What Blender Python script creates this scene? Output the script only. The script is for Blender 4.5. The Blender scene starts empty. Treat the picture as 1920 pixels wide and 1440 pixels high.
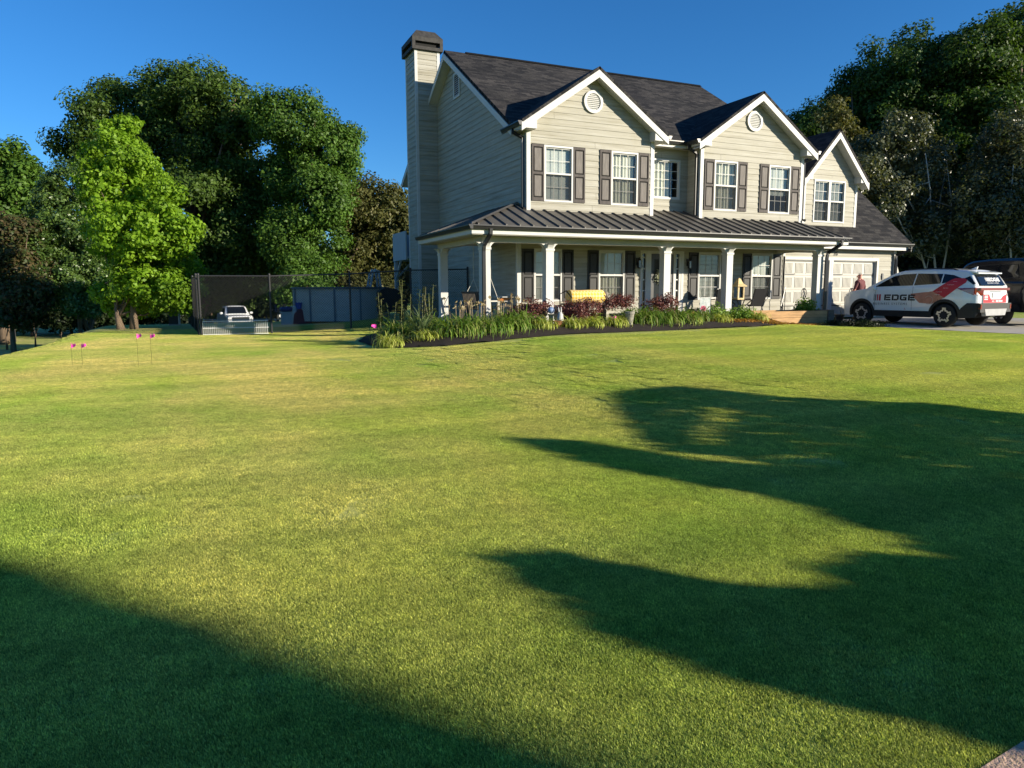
import bpy, bmesh, math, random
import numpy as np
from mathutils import Vector, Matrix
R = math.radians
random.seed(7); RNG = np.random.default_rng(7)
scn = bpy.context.scene
COL = scn.collection

# ------------------------------------------------------------------ camera
CAM = np.array([-9.367, -19.615, 1.40]); FPX = 1333.0
_yaw, _pit, _rol = R(24.293), R(-7.531), R(-0.24)
FWD = np.array([math.sin(_yaw)*math.cos(_pit), math.cos(_yaw)*math.cos(_pit), math.sin(_pit)])
_r = np.array([math.cos(_yaw), -math.sin(_yaw), 0.0]); _u = np.cross(_r, FWD)
RGT = _r*math.cos(_rol) + _u*math.sin(_rol); UPV = -_r*math.sin(_rol) + _u*math.cos(_rol)
cd = bpy.data.cameras.new('camera'); cam = bpy.data.objects.new('camera', cd); COL.objects.link(cam)
cd.sensor_width = 36; cd.lens = FPX/1920*36; cd.clip_end = 3000; cd.clip_start = .05
M = Matrix.Identity(4)
for i in range(3):
    M[i][0] = RGT[i]; M[i][1] = UPV[i]; M[i][2] = -FWD[i]; M[i][3] = CAM[i]
cam.matrix_world = M
scn.camera = cam

# ------------------------------------------------------------------ light
AZ, EL = R(44.5), R(15.5)                       # sun: from the right, behind the camera
SUN = np.array([math.sin(AZ)*math.cos(EL), -math.cos(AZ)*math.cos(EL), math.sin(EL)])
w = bpy.data.worlds.new('World'); scn.world = w; w.use_nodes = True
nt = w.node_tree; nt.nodes.clear()
sky = nt.nodes.new('ShaderNodeTexSky'); sky.sky_type = 'NISHITA'; sky.sun_disc = False
sky.sun_elevation = EL; sky.sun_rotation = math.pi-AZ
sky.air_density = 1.0; sky.dust_density = 0.0; sky.ozone_density = 7.0; sky.altitude = 300
bg = nt.nodes.new('ShaderNodeBackground'); bg.inputs['Strength'].default_value = 0.078
wo = nt.nodes.new('ShaderNodeOutputWorld')
hs = nt.nodes.new('ShaderNodeHueSaturation'); hs.inputs['Saturation'].default_value = 1.09
nt.links.new(sky.outputs[0], hs.inputs['Color']); nt.links.new(hs.outputs[0], bg.inputs[0]); nt.links.new(bg.outputs[0], wo.inputs[0])
sl = bpy.data.lights.new('sun', 'SUN'); sl.energy = 4.3; sl.angle = R(.5); sl.color = (1.0, .90, .72)
so = bpy.data.objects.new('sun', sl); COL.objects.link(so)
so.rotation_euler = Vector(SUN).to_track_quat('Z', 'Y').to_euler()
so.location = (20, -30, 30)
scn.view_settings.view_transform = 'Standard'; scn.view_settings.look = 'None'
scn.view_settings.exposure = 1.1; scn.view_settings.gamma = 1.0
scn.render.engine = 'CYCLES'
scn.cycles.use_denoising = True
scn.cycles.max_bounces = 8; scn.cycles.transparent_max_bounces = 16
scn.cycles.caustics_reflective = False; scn.cycles.caustics_refractive = False

# ------------------------------------------------------------------ helpers
def ray(u, v): return FWD + RGT*(u-960)/FPX - UPV*(v-720)/FPX
def at(u, v, d): return CAM + ray(u, v)*d                    # a point at depth d metres
def smooth(a, b, x):
    t = np.clip((np.asarray(x, float)-a)/(b-a), 0, 1); return t*t*(3-2*t)
def gz(x, y):                                                 # height of the ground
    x = np.asarray(x, float); y = np.asarray(y, float)
    ramp = np.clip((y+19.6)/16.5, -.6, 1)
    z = -.15 + ramp*(.17+.28*smooth(-6.5, -.5, x))
    z = z - .12*smooth(6, 30, y)*(1-smooth(-3, 0, x))
    xe = -12.6 + .25*np.sin(y*.35) + .03*y
    z = z - 1.15*smooth(0, 3.0, xe-x)*smooth(-14, -5, y)      # the bank at the left edge of the lawn
    z = z + .03*np.sin(x*.45+1)*np.sin(y*.38) * smooth(-20, -12, y)*(1-smooth(-6, -3, y))
    z = z - .10*smooth(7.2, 9.5, x)*smooth(-14, -6, y) - 1.15*smooth(14.5, 27, y)*(1-smooth(-1, 3, x))
    return z
def bed_h(x, y):                                             # the mulch is heaped up from the edge of the bed
    best = 9.0; ins = False; k = len(BED)
    for i in range(k):
        (x0, y0), (x1, y1) = BED[i], BED[(i+1) % k]; dx, dy = x1-x0, y1-y0
        t = max(0, min(1, ((x-x0)*dx+(y-y0)*dy)/(dx*dx+dy*dy))); best = min(best, math.hypot(x-x0-t*dx, y-y0-t*dy))
        if (y0 > y) != (y1 > y) and x < (x1-x0)*(y-y0)/(y1-y0)+x0: ins = not ins
    return .015+.13*float(smooth(0, .55, best)) if ins else .0
BED = [(-5.3, -.6), (-5.35, -2.3), (-4.9, -3.45), (-4.0, -4.0), (-3.0, -4.1), (-1.4, -3.95), (.0, -3.8), (1.8, -3.7), (3.5, -3.6), (5.0, -3.5), (6.3, -3.35), (7.3, -2.95), (7.9, -2.5), (7.6, -2.15), (6.6, -2.0), (6.3, -1.4), (-2.05, -1.4), (-2.1, 1.2), (-3.6, 1.4), (-4.8, .8)]
def gp(u, v):                                                 # where a line of sight meets the ground
    r = ray(u, v); lo, hi = 1.0, 120.0
    t = lo
    while t < hi:
        p = CAM + r*t
        if p[2] < gz(p[0], p[1]): break
        t += .1
    a, b = t-.1, t
    for _ in range(20):
        m = (a+b)/2; p = CAM + r*m
        if p[2] < gz(p[0], p[1]): b = m
        else: a = m
    return CAM + r*b

class MB:
    def __init__(s): s.v = []; s.f = []; s.mi = []; s.m = 0
    def face(s, pts):
        n = len(s.v); s.v += [tuple(map(float, p)) for p in pts]; s.f.append(tuple(range(n, n+len(pts)))); s.mi.append(s.m)
    def box(s, x0, x1, y0, y1, z0, z1):
        n = len(s.v)
        s.v += [(x, y, z) for z in (z0, z1) for y in (y0, y1) for x in (x0, x1)]
        for q in ((0,2,3,1),(4,5,7,6),(0,1,5,4),(2,6,7,3),(0,4,6,2),(1,3,7,5)):
            s.f.append(tuple(n+i for i in q)); s.mi.append(s.m)
        return s
    def prism(s, pts, vec):
        n = len(s.v); k = len(pts); vec = np.array(vec, float)
        s.v += [tuple(map(float, p)) for p in pts] + [tuple(np.array(p, float)+vec) for p in pts]
        s.f.append(tuple(n+i for i in range(k))[::-1]); s.mi.append(s.m)
        s.f.append(tuple(n+k+i for i in range(k))); s.mi.append(s.m)
        for i in range(k):
            j = (i+1) % k
            s.f.append((n+i, n+j, n+k+j, n+k+i)); s.mi.append(s.m)
        return s
    def tube(s, pts, r, n=8, cap=True):
        pts = [np.array(p, float) for p in pts]; rs = r if hasattr(r, '__len__') else [r]*len(pts)
        base = len(s.v); K = len(pts); prev = None
        for i, p in enumerate(pts):
            t = pts[min(i+1, K-1)]-pts[max(i-1, 0)]; t = t/(np.linalg.norm(t)+1e-9)
            if prev is None:
                a = np.array([0, 0, 1.]) if abs(t[2]) < .9 else np.array([1., 0, 0])
                a = np.cross(t, a)
            else: a = prev - t*np.dot(prev, t)
            a = a/(np.linalg.norm(a)+1e-9); prev = a; b = np.cross(t, a)
            for k in range(n):
                th = 2*math.pi*k/n + math.pi/n
                s.v.append(tuple(p + rs[i]*(a*math.cos(th)+b*math.sin(th))))
        for i in range(K-1):
            for k in range(n):
                k2 = (k+1) % n
                s.f.append((base+i*n+k, base+i*n+k2, base+(i+1)*n+k2, base+(i+1)*n+k)); s.mi.append(s.m)
        if cap:
            s.f.append(tuple(base+k for k in range(n))[::-1]); s.mi.append(s.m)
            s.f.append(tuple(base+(K-1)*n+k for k in range(n))); s.mi.append(s.m)
        return s
    def lathe(s, c, prof, n=20, axis='z'):
        base = len(s.v); K = len(prof)
        for r, h in prof:
            for k in range(n):
                th = 2*math.pi*k/n
                a, b = r*math.cos(th), r*math.sin(th)
                s.v.append({'z': (c[0]+a, c[1]+b, c[2]+h), 'x': (c[0]+h, c[1]+a, c[2]+b), 'y': (c[0]+a, c[1]+h, c[2]+b)}[axis])
        for i in range(K-1):
            for k in range(n):
                k2 = (k+1) % n
                s.f.append((base+i*n+k, base+i*n+k2, base+(i+1)*n+k2, base+(i+1)*n+k)); s.mi.append(s.m)
        s.f.append(tuple(base+k for k in range(n))[::-1]); s.mi.append(s.m)
        s.f.append(tuple(base+(K-1)*n+k for k in range(n))); s.mi.append(s.m)
        return s
    def ball(s, c, r, n=10, m=7):
        r = r if hasattr(r, '__len__') else (r, r, r)
        return s._ball(c, r, n, m)
    def _ball(s, c, r, n, m):
        base = len(s.v)
        for i in range(m+1):
            ph = math.pi*i/m
            for k in range(n):
                th = 2*math.pi*k/n
                s.v.append((c[0]+r[0]*math.sin(ph)*math.cos(th), c[1]+r[1]*math.sin(ph)*math.sin(th), c[2]+r[2]*math.cos(ph)))
        for i in range(m):
            for k in range(n):
                k2 = (k+1) % n
                s.f.append((base+i*n+k, base+(i+1)*n+k, base+(i+1)*n+k2, base+i*n+k2)); s.mi.append(s.m)
        return s
    def build(s, name, mats, parent=None, smooth=False, loc=None, fix=True):
        me = bpy.data.meshes.new(name); me.from_pydata(s.v, [], s.f)
        for m in (mats if isinstance(mats, (list, tuple)) else [mats]): me.materials.append(m)
        me.polygons.foreach_set('material_index', s.mi)
        if fix:
            bm = bmesh.new(); bm.from_mesh(me)
            bmesh.ops.remove_doubles(bm, verts=bm.verts, dist=1e-5)
            bmesh.ops.recalc_face_normals(bm, faces=bm.faces); bm.to_mesh(me); bm.free()
        if smooth: me.polygons.foreach_set('use_smooth', [True]*len(me.polygons))
        me.update()
        o = bpy.data.objects.new(name, me); COL.objects.link(o)
        if parent is not None: o.parent = parent
        if loc is not None: o.location = loc
        return o
def tag(o, label=None, cat=None, group=None, kind=None):
    for k, v in (('label', label), ('category', cat), ('group', group), ('kind', kind)):
        if v: o[k] = v
    return o
def thing(name, label, cat, loc=(0, 0, 0), rz=0, group=None):
    o = bpy.data.objects.new(name, None); COL.objects.link(o); o.empty_display_size = .2
    o.location = tuple(map(float, loc)); o.rotation_euler = (0, 0, rz)
    return tag(o, label, cat, group)
def dup(root, loc, rz=0, label=None, group=None, scale=None):
    r = root.copy(); COL.objects.link(r); r.location = tuple(map(float, loc)); r.rotation_euler = (0, 0, rz)
    if label: r['label'] = label
    if group: r['group'] = group
    if scale: r.scale = scale
    for ch in list(root.children):
        c = ch.copy(); COL.objects.link(c); c.parent = r
        for g in ch.children:
            d = g.copy(); COL.objects.link(d); d.parent = c
    return r
def mesh_np(name, V, faces4, mats, parent=None, smooth=False):   # fast path: V (N,3), quads (M,4)
    me = bpy.data.meshes.new(name); V = np.asarray(V, np.float32); faces4 = np.asarray(faces4, np.int32)
    k = faces4.shape[1]
    me.vertices.add(len(V)); me.vertices.foreach_set('co', V.ravel())
    me.loops.add(faces4.size); me.loops.foreach_set('vertex_index', faces4.ravel())
    me.polygons.add(len(faces4)); me.polygons.foreach_set('loop_start', np.arange(len(faces4), dtype=np.int32)*k)
    me.polygons.foreach_set('loop_total', np.full(len(faces4), k, np.int32))
    me.update(calc_edges=True)
    me.materials.append(mats)
    if smooth: me.polygons.foreach_set('use_smooth', [True]*len(me.polygons))
    o = bpy.data.objects.new(name, me); COL.objects.link(o)
    if parent is not None: o.parent = parent
    return o

# ------------------------------------------------------------------ materials
def nodes(name):
    m = bpy.data.materials.new(name); m.use_nodes = True; t = m.node_tree; t.nodes.clear()
    o = t.nodes.new('ShaderNodeOutputMaterial'); return m, t, o
def N(t, kind, **kw):
    n = t.nodes.new(kind)
    for k, v in kw.items():
        if k.startswith('i_'):
            key = k[2:]; n.inputs[int(key) if key.isdigit() else key].default_value = v
        else: setattr(n, k, v)
    return n
def ramp(t, fac, stops):
    r = t.nodes.new('ShaderNodeValToRGB'); e = r.color_ramp.elements
    while len(e) < len(stops): e.new(.5)
    for el, (p, c) in zip(e, stops): el.position = p; el.color = (*c, 1)
    t.links.new(fac, r.inputs[0]); return r.outputs[0]
def mix(t, a, b, fac, mode='MIX'):
    n = t.nodes.new('ShaderNodeMix'); n.data_type = 'RGBA'; n.blend_type = mode
    for s, x in ((0, fac), (6, a), (7, b)):
        if hasattr(x, 'is_linked') or hasattr(x, 'links'): t.links.new(x, n.inputs[s])
        elif s == 0: n.inputs[0].default_value = x
        else: n.inputs[s].default_value = (*x, 1)
    return n.outputs[2]
def noise(t, scale, detail=3, rough=.6, vec=None, stretch=None, coord='Object'):
    tc = t.nodes.new('ShaderNodeTexCoord'); src = tc.outputs[coord]
    if coord == 'World':
        pass
    if stretch:
        mp = t.nodes.new('ShaderNodeMapping'); mp.inputs['Scale'].default_value = stretch
        t.links.new(src, mp.inputs[0]); src = mp.outputs[0]
    n = t.nodes.new('ShaderNodeTexNoise'); n.inputs['Scale'].default_value = scale
    n.inputs['Detail'].default_value = detail; n.inputs['Roughness'].default_value = rough
    t.links.new(src, n.inputs['Vector']); return n.outputs[0]
def mat(name, col, rough=.6, var=.12, vs=8, spec=.35, metal=0, bump=0, bs=60, stretch=None, coat=0, emit=None):
    m, t, o = nodes(name)
    b = t.nodes.new('ShaderNodeBsdfPrincipled'); t.links.new(b.outputs[0], o.inputs[0])
    b.inputs['Roughness'].default_value = rough; b.inputs['Metallic'].default_value = metal
    b.inputs['Specular IOR Level'].default_value = spec; b.inputs['Coat Weight'].default_value = coat
    c = np.array(col)
    if var:
        f = noise(t, vs, 4, .6, stretch=stretch)
        t.links.new(ramp(t, f, [(.3, tuple(c*(1-var))), (.7, tuple(np.minimum(c*(1+var), 1)))]), b.inputs['Base Color'])
    else: b.inputs['Base Color'].default_value = (*col, 1)
    if bump:
        n = noise(t, bs, 3, .6, stretch=stretch)
        bp = N(t, 'ShaderNodeBump', i_Strength=bump, i_Distance=.01); t.links.new(n, bp.inputs['Height']); t.links.new(bp.outputs[0], b.inputs['Normal'])
    return m
def leafmat(name, cols, trans=.35, rough=.55, spec=.3, scale=.35):
    m, t, o = nodes(name)
    g = t.nodes.new('ShaderNodeNewGeometry')
    c = ramp(t, g.outputs['Random Per Island'], [(i/(len(cols)-1), k) for i, k in enumerate(cols)])
    f = noise(t, scale, 2)
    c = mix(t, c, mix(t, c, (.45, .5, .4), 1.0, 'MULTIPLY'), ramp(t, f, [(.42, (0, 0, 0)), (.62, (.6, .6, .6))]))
    b = t.nodes.new('ShaderNodeBsdfPrincipled'); b.inputs['Roughness'].default_value = rough; b.inputs['Specular IOR Level'].default_value = spec
    t.links.new(c, b.inputs['Base Color'])
    tr = t.nodes.new('ShaderNodeBsdfTranslucent')
    t.links.new(mix(t, c, (1.25, 1.2, .6), 1.0, 'MULTIPLY'), tr.inputs[0])
    ms = t.nodes.new('ShaderNodeMixShader'); ms.inputs[0].default_value = trans
    t.links.new(b.outputs[0], ms.inputs[1]); t.links.new(tr.outputs[0], ms.inputs[2]); t.links.new(ms.outputs[0], o.inputs[0])
    return m
def siding_mat():
    m, t, o = nodes('painted_lap_siding')
    b = t.nodes.new('ShaderNodeBsdfPrincipled'); t.links.new(b.outputs[0], o.inputs[0])
    f1 = noise(t, 1.0, 5, .65, stretch=(.55, .55, 13)); f2 = noise(t, 1.0, 3, .6, stretch=(2.2, 2.2, 2.0))
    c = ramp(t, f1, [(.30, (.215, .197, .143)), (.44, (.305, .288, .234)), (.56, (.345, .328, .272)), (.72, (.41, .396, .345))])
    c = mix(t, c, (.27, .248, .175), ramp(t, f2, [(.5, (0, 0, 0)), (.75, (.35, .35, .35))]))
    t.links.new(c, b.inputs['Base Color']); b.inputs['Roughness'].default_value = .6; b.inputs['Specular IOR Level'].default_value = .25
    return m
def shingle_mat():
    m, t, o = nodes('asphalt_shingles')
    b = t.nodes.new('ShaderNodeBsdfPrincipled'); t.links.new(b.outputs[0], o.inputs[0])
    tc = t.nodes.new('ShaderNodeTexCoord')
    br = N(t, 'ShaderNodeTexBrick', i_Scale=1.0); br.offset = .37; br.inputs['Brick Width'].default_value = .33; br.inputs['Row Height'].default_value = .145
    br.inputs['Mortar Size'].default_value = .006; br.inputs['Color1'].default_value = (.018, .018, .020, 1); br.inputs['Color2'].default_value = (.055, .052, .05, 1); br.inputs['Mortar'].default_value = (.008, .008, .008, 1)
    br.inputs['Bias'].default_value = -.1
    t.links.new(tc.outputs['UV'], br.inputs['Vector'])
    f = noise(t, 40, 3, .7); f2 = noise(t, .5, 3, .6)
    c = mix(t, br.outputs['Color'], ramp(t, f, [(.35, (.55, .55, .55)), (.65, (1.5, 1.5, 1.5))]), 1.0, 'MULTIPLY')
    c = mix(t, c, ramp(t, f2, [(.35, (.8, .8, .8)), (.65, (1.15, 1.12, 1.1))]), 1.0, 'MULTIPLY')
    t.links.new(c, b.inputs['Base Color']); b.inputs['Roughness'].default_value = .9; b.inputs['Specular IOR Level'].default_value = .15
    bp = N(t, 'ShaderNodeBump', i_Strength=.6, i_Distance=.012); t.links.new(br.outputs['Color'], bp.inputs['Height']); t.links.new(bp.outputs[0], b.inputs['Normal'])
    return m
def glass_mat(name, tint=(.9, .95, .95), dark=0.0):
    m, t, o = nodes(name)
    tr = t.nodes.new('ShaderNodeBsdfTransparent'); tr.inputs[0].default_value = (*[c*(1-dark) for c in tint], 1)
    gl = t.nodes.new('ShaderNodeBsdfGlossy'); gl.inputs['Roughness'].default_value = .02
    ge = t.nodes.new('ShaderNodeNewGeometry'); d = N(t, 'ShaderNodeVectorMath', operation='DOT_PRODUCT')     # Schlick reflectance, the same from both sides
    t.links.new(ge.outputs['Normal'], d.inputs[0]); t.links.new(ge.outputs['Incoming'], d.inputs[1])
    ab = N(t, 'ShaderNodeMath', operation='ABSOLUTE'); t.links.new(d.outputs['Value'], ab.inputs[0])
    iv = N(t, 'ShaderNodeMath', operation='SUBTRACT', i_0=1.0); t.links.new(ab.outputs[0], iv.inputs[1])
    pw = N(t, 'ShaderNodeMath', operation='POWER', i_1=5.0); t.links.new(iv.outputs[0], pw.inputs[0])
    a = N(t, 'ShaderNodeMath', operation='MULTIPLY_ADD', i_1=.93, i_2=.07); t.links.new(pw.outputs[0], a.inputs[0])
    ms = t.nodes.new('ShaderNodeMixShader'); t.links.new(a.outputs[0], ms.inputs[0])
    t.links.new(tr.outputs[0], ms.inputs[1]); t.links.new(gl.outputs[0], ms.inputs[2]); t.links.new(ms.outputs[0], o.inputs[0])
    return m
def screen_mat():
    m, t, o = nodes('insect_screen')
    tr = t.nodes.new('ShaderNodeBsdfTransparent'); df = t.nodes.new('ShaderNodeBsdfDiffuse'); df.inputs[0].default_value = (.03, .03, .03, 1)
    ms = t.nodes.new('ShaderNodeMixShader'); ms.inputs[0].default_value = .42
    t.links.new(tr.outputs[0], ms.inputs[1]); t.links.new(df.outputs[0], ms.inputs[2]); t.links.new(ms.outputs[0], o.inputs[0]); return m

JOINT = mat('board_joint', (.10, .09, .07), .8, 0); SIDING = siding_mat(); SHINGLE = shingle_mat()
WHITE = mat('white_trim_paint', (.50, .495, .475), .5, .05, 5)
CREAM = mat('cream_paint', (.40, .375, .31), .6, .06, 3)
BLACKM = mat('black_aluminium', (.018, .018, .02), .35, .1, 6, .5)
METALR = mat('bronze_standing_seam', (.115, .105, .092), .45, .15, 1.2, .5, metal=.2)
SHUT = mat('weathered_shutter_frame', (.062, .052, .048), .7, .35, 12, stretch=(1, 1, .15))
SHUTP = mat('weathered_shutter_panel', (.15, .134, .122), .75, .25, 10, stretch=(3, 3, .3))
SHUTD = mat('black_shutter_paint', (.014, .013, .0135), .5, .3, 10)
GROOVE = mat('dark_groove', (.006, .006, .006), .8, 0)
GLASS = glass_mat('window_glass'); GLASSD = glass_mat('window_glass_dim', dark=.3); SCREEN = screen_mat()
BLIND = mat('white_blind_slats', (.60, .59, .55), .5, .05)
CURT = mat('cream_curtain', (.62, .58, .47), .8, .08, 5, stretch=(6, 6, .3))
ROOM = mat('dim_room', (.035, .033, .03), .9, .2, 2)
CONC = mat('concrete', (.42, .39, .34), .85, .12, 2.5, bump=.2)
DARKWD = mat('dark_wood', (.05, .04, .032), .7, .3, 8)
# ------------------------------------------------------------------ ground
def lawn_mat(blade=False):
    m, t, o = nodes('grass_blades' if blade else 'mown_lawn')
    geo = t.nodes.new('ShaderNodeNewGeometry'); pos = geo.outputs['Position']
    def nz(scale, detail=3, rough=.6, st=None):
        src = pos
        if st:
            mp = t.nodes.new('ShaderNodeMapping'); mp.inputs['Scale'].default_value = st[:3]; mp.inputs['Rotation'].default_value = (0, 0, st[3]); t.links.new(src, mp.inputs[0]); src = mp.outputs[0]
        n = N(t, 'ShaderNodeTexNoise', i_Scale=scale, i_Detail=detail, i_Roughness=rough); t.links.new(src, n.inputs['Vector']); return n.outputs[0]
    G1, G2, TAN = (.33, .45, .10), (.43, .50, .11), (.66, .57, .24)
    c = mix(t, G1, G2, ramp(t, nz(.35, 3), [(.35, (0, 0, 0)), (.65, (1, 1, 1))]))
    yy = N(t, 'ShaderNodeSeparateXYZ'); t.links.new(pos, yy.inputs[0])
    mr = N(t, 'ShaderNodeMapRange', i_1=-16.5, i_2=-9.0); t.links.new(yy.outputs[1], mr.inputs[0])
    mr2 = N(t, 'ShaderNodeMapRange', i_1=1.0, i_2=-6.0); t.links.new(yy.outputs[0], mr2.inputs[0])
    patch = ramp(t, nz(.42, 4, .62, (1, .55, 1, .35)), [(.36, (0, 0, 0)), (.60, (1, 1, 1))])
    mu = N(t, 'ShaderNodeMath', operation='MULTIPLY'); t.links.new(mr.outputs[0], mu.inputs[0]); t.links.new(mr2.outputs[0], mu.inputs[1])
    mu2 = N(t, 'ShaderNodeMath', operation='MULTIPLY_ADD', i_1=.48, i_2=.34); t.links.new(mu.outputs[0], mu2.inputs[0])
    mu3 = N(t, 'ShaderNodeMath', operation='MULTIPLY'); t.links.new(mu2.outputs[0], mu3.inputs[1]); sp = N(t, 'ShaderNodeSeparateColor'); t.links.new(patch, sp.inputs[0]); t.links.new(sp.outputs[0], mu3.inputs[0])
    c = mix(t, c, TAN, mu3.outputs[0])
    st = ramp(t, nz(1.0, 2, .5, (.12, 1.7, 1, R(12))), [(.40, (.87, .90, .86)), (.60, (1.08, 1.07, 1.06))])   # faint mowing lines
    c = mix(t, c, st, 1.0, 'MULTIPLY')
    bk = ramp(t, nz(9, 4, .7), [(.3, (.72, .74, .7)), (.7, (1.2, 1.18, 1.15))]); c = mix(t, c, bk, 1.0, 'MULTIPLY')
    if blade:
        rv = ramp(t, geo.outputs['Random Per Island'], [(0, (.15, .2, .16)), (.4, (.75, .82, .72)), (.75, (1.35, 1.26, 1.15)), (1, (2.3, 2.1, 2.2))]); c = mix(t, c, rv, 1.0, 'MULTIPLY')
    b = t.nodes.new('ShaderNodeBsdfPrincipled'); t.links.new(c, b.inputs['Base Color']); b.inputs['Roughness'].default_value = .6; b.inputs['Specular IOR Level'].default_value = .12
    if blade:
        tr = t.nodes.new('ShaderNodeBsdfTranslucent'); t.links.new(mix(t, c, (1.3, 1.3, .8), 1.0, 'MULTIPLY'), tr.inputs[0])
        ms = t.nodes.new('ShaderNodeMixShader'); ms.inputs[0].default_value = .42; t.links.new(b.outputs[0], ms.inputs[1]); t.links.new(tr.outputs[0], ms.inputs[2]); t.links.new(ms.outputs[0], o.inputs[0])
    else:
        b2 = N(t, 'ShaderNodeBump', i_Strength=1.0, i_Distance=.03); t.links.new(nz(55, 3, .7), b2.inputs['Height']); t.links.new(b2.outputs[0], b.inputs['Normal'])
        t.links.new(b.outputs[0], o.inputs[0])
    return m
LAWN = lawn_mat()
def grid_ground():
    xs = np.unique(np.concatenate([np.linspace(-900, -60, 12), np.linspace(-60, -22, 40), np.linspace(-22, 22, 177), np.linspace(22, 70, 40), np.linspace(70, 900, 12)]))
    ys = np.unique(np.concatenate([np.linspace(-900, -60, 12), np.linspace(-60, -22, 24), np.linspace(-22, 20, 169), np.linspace(20, 90, 50), np.linspace(90, 1200, 12)]))
    X, Y = np.meshgrid(xs, ys); Z = gz(X, Y); n = len(xs)
    V = np.stack([X.ravel(), Y.ravel(), Z.ravel()], 1)
    i = np.arange(len(ys)-1)[:, None]*n+np.arange(n-1)[None]; i = i.ravel()
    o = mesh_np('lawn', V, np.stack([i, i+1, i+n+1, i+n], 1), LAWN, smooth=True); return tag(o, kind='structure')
grid_ground()
def sheet(name, outline, m, dz, step=.5, kind='structure', edge=None):   # a sheet that follows the ground, dz above it
    bm = bmesh.new(); vs = [bm.verts.new((x, y, 0)) for x, y in outline]; bm.faces.new(vs)
    for ax in (0, 1):
        lo = min(p[ax] for p in outline); hi = max(p[ax] for p in outline); k = lo+step
        while k < hi:
            g = bm.verts[:]+bm.edges[:]+bm.faces[:]; no = [0, 0, 0]; no[ax] = 1; co = [0, 0, 0]; co[ax] = k
            bmesh.ops.bisect_plane(bm, geom=g, plane_co=co, plane_no=no); k += step
    bmesh.ops.triangulate(bm, faces=bm.faces)
    for v in bm.verts: v.co.z = float(gz(v.co.x, v.co.y))+dz
    bmesh.ops.recalc_face_normals(bm, faces=bm.faces)
    me = bpy.data.meshes.new(name); bm.to_mesh(me); bm.free(); me.materials.append(m)
    for p in me.polygons: p.use_smooth = True
    o = bpy.data.objects.new(name, me); COL.objects.link(o); return tag(o, kind=kind)
DRIVE = [(10.96, .56), (10.6, -1.2), (10.55, -2.5), (10.85, -4.3), (11.4, -5.7), (12.2, -7.2), (13.6, -9.2), (15.5, -11.5), (18, -14.2), (24, -20), (40, -34), (48, -26), (30, -12), (22.5, -5), (20.2, -1), (19.6, 4), (17.0, 4), (17.0, .56)]
sheet('driveway', DRIVE, CONC, .012)
MULCH = mat('dark_mulch', (.020, .014, .011), .95, .5, 25, bump=1.0, bs=40)
mb_ = sheet('mulch_bed', BED, MULCH, .006, step=.14)
for v_ in mb_.data.vertices: v_.co.z += bed_h(v_.co.x, v_.co.y)+.02*random.random()
PATH = [(7.9, -2.5), (8.6, -2.75), (10.55, -3.0), (10.6, -2.3), (9.0, -2.25), (8.2, -2.2)]
sheet('path', PATH, CONC, .008)
GRAV = mat('pink_gravel', (.46, .31, .22), .9, .4, 60, bump=1.0, bs=70)
_g = [gp(1838, 1446), gp(1926, 1390), gp(2100, 1330), gp(2300, 1500), gp(1900, 1600)]; STRIP = [(q[0], q[1]) for q in _g]
sheet('gravel_path', STRIP, GRAV, .012)
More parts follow.
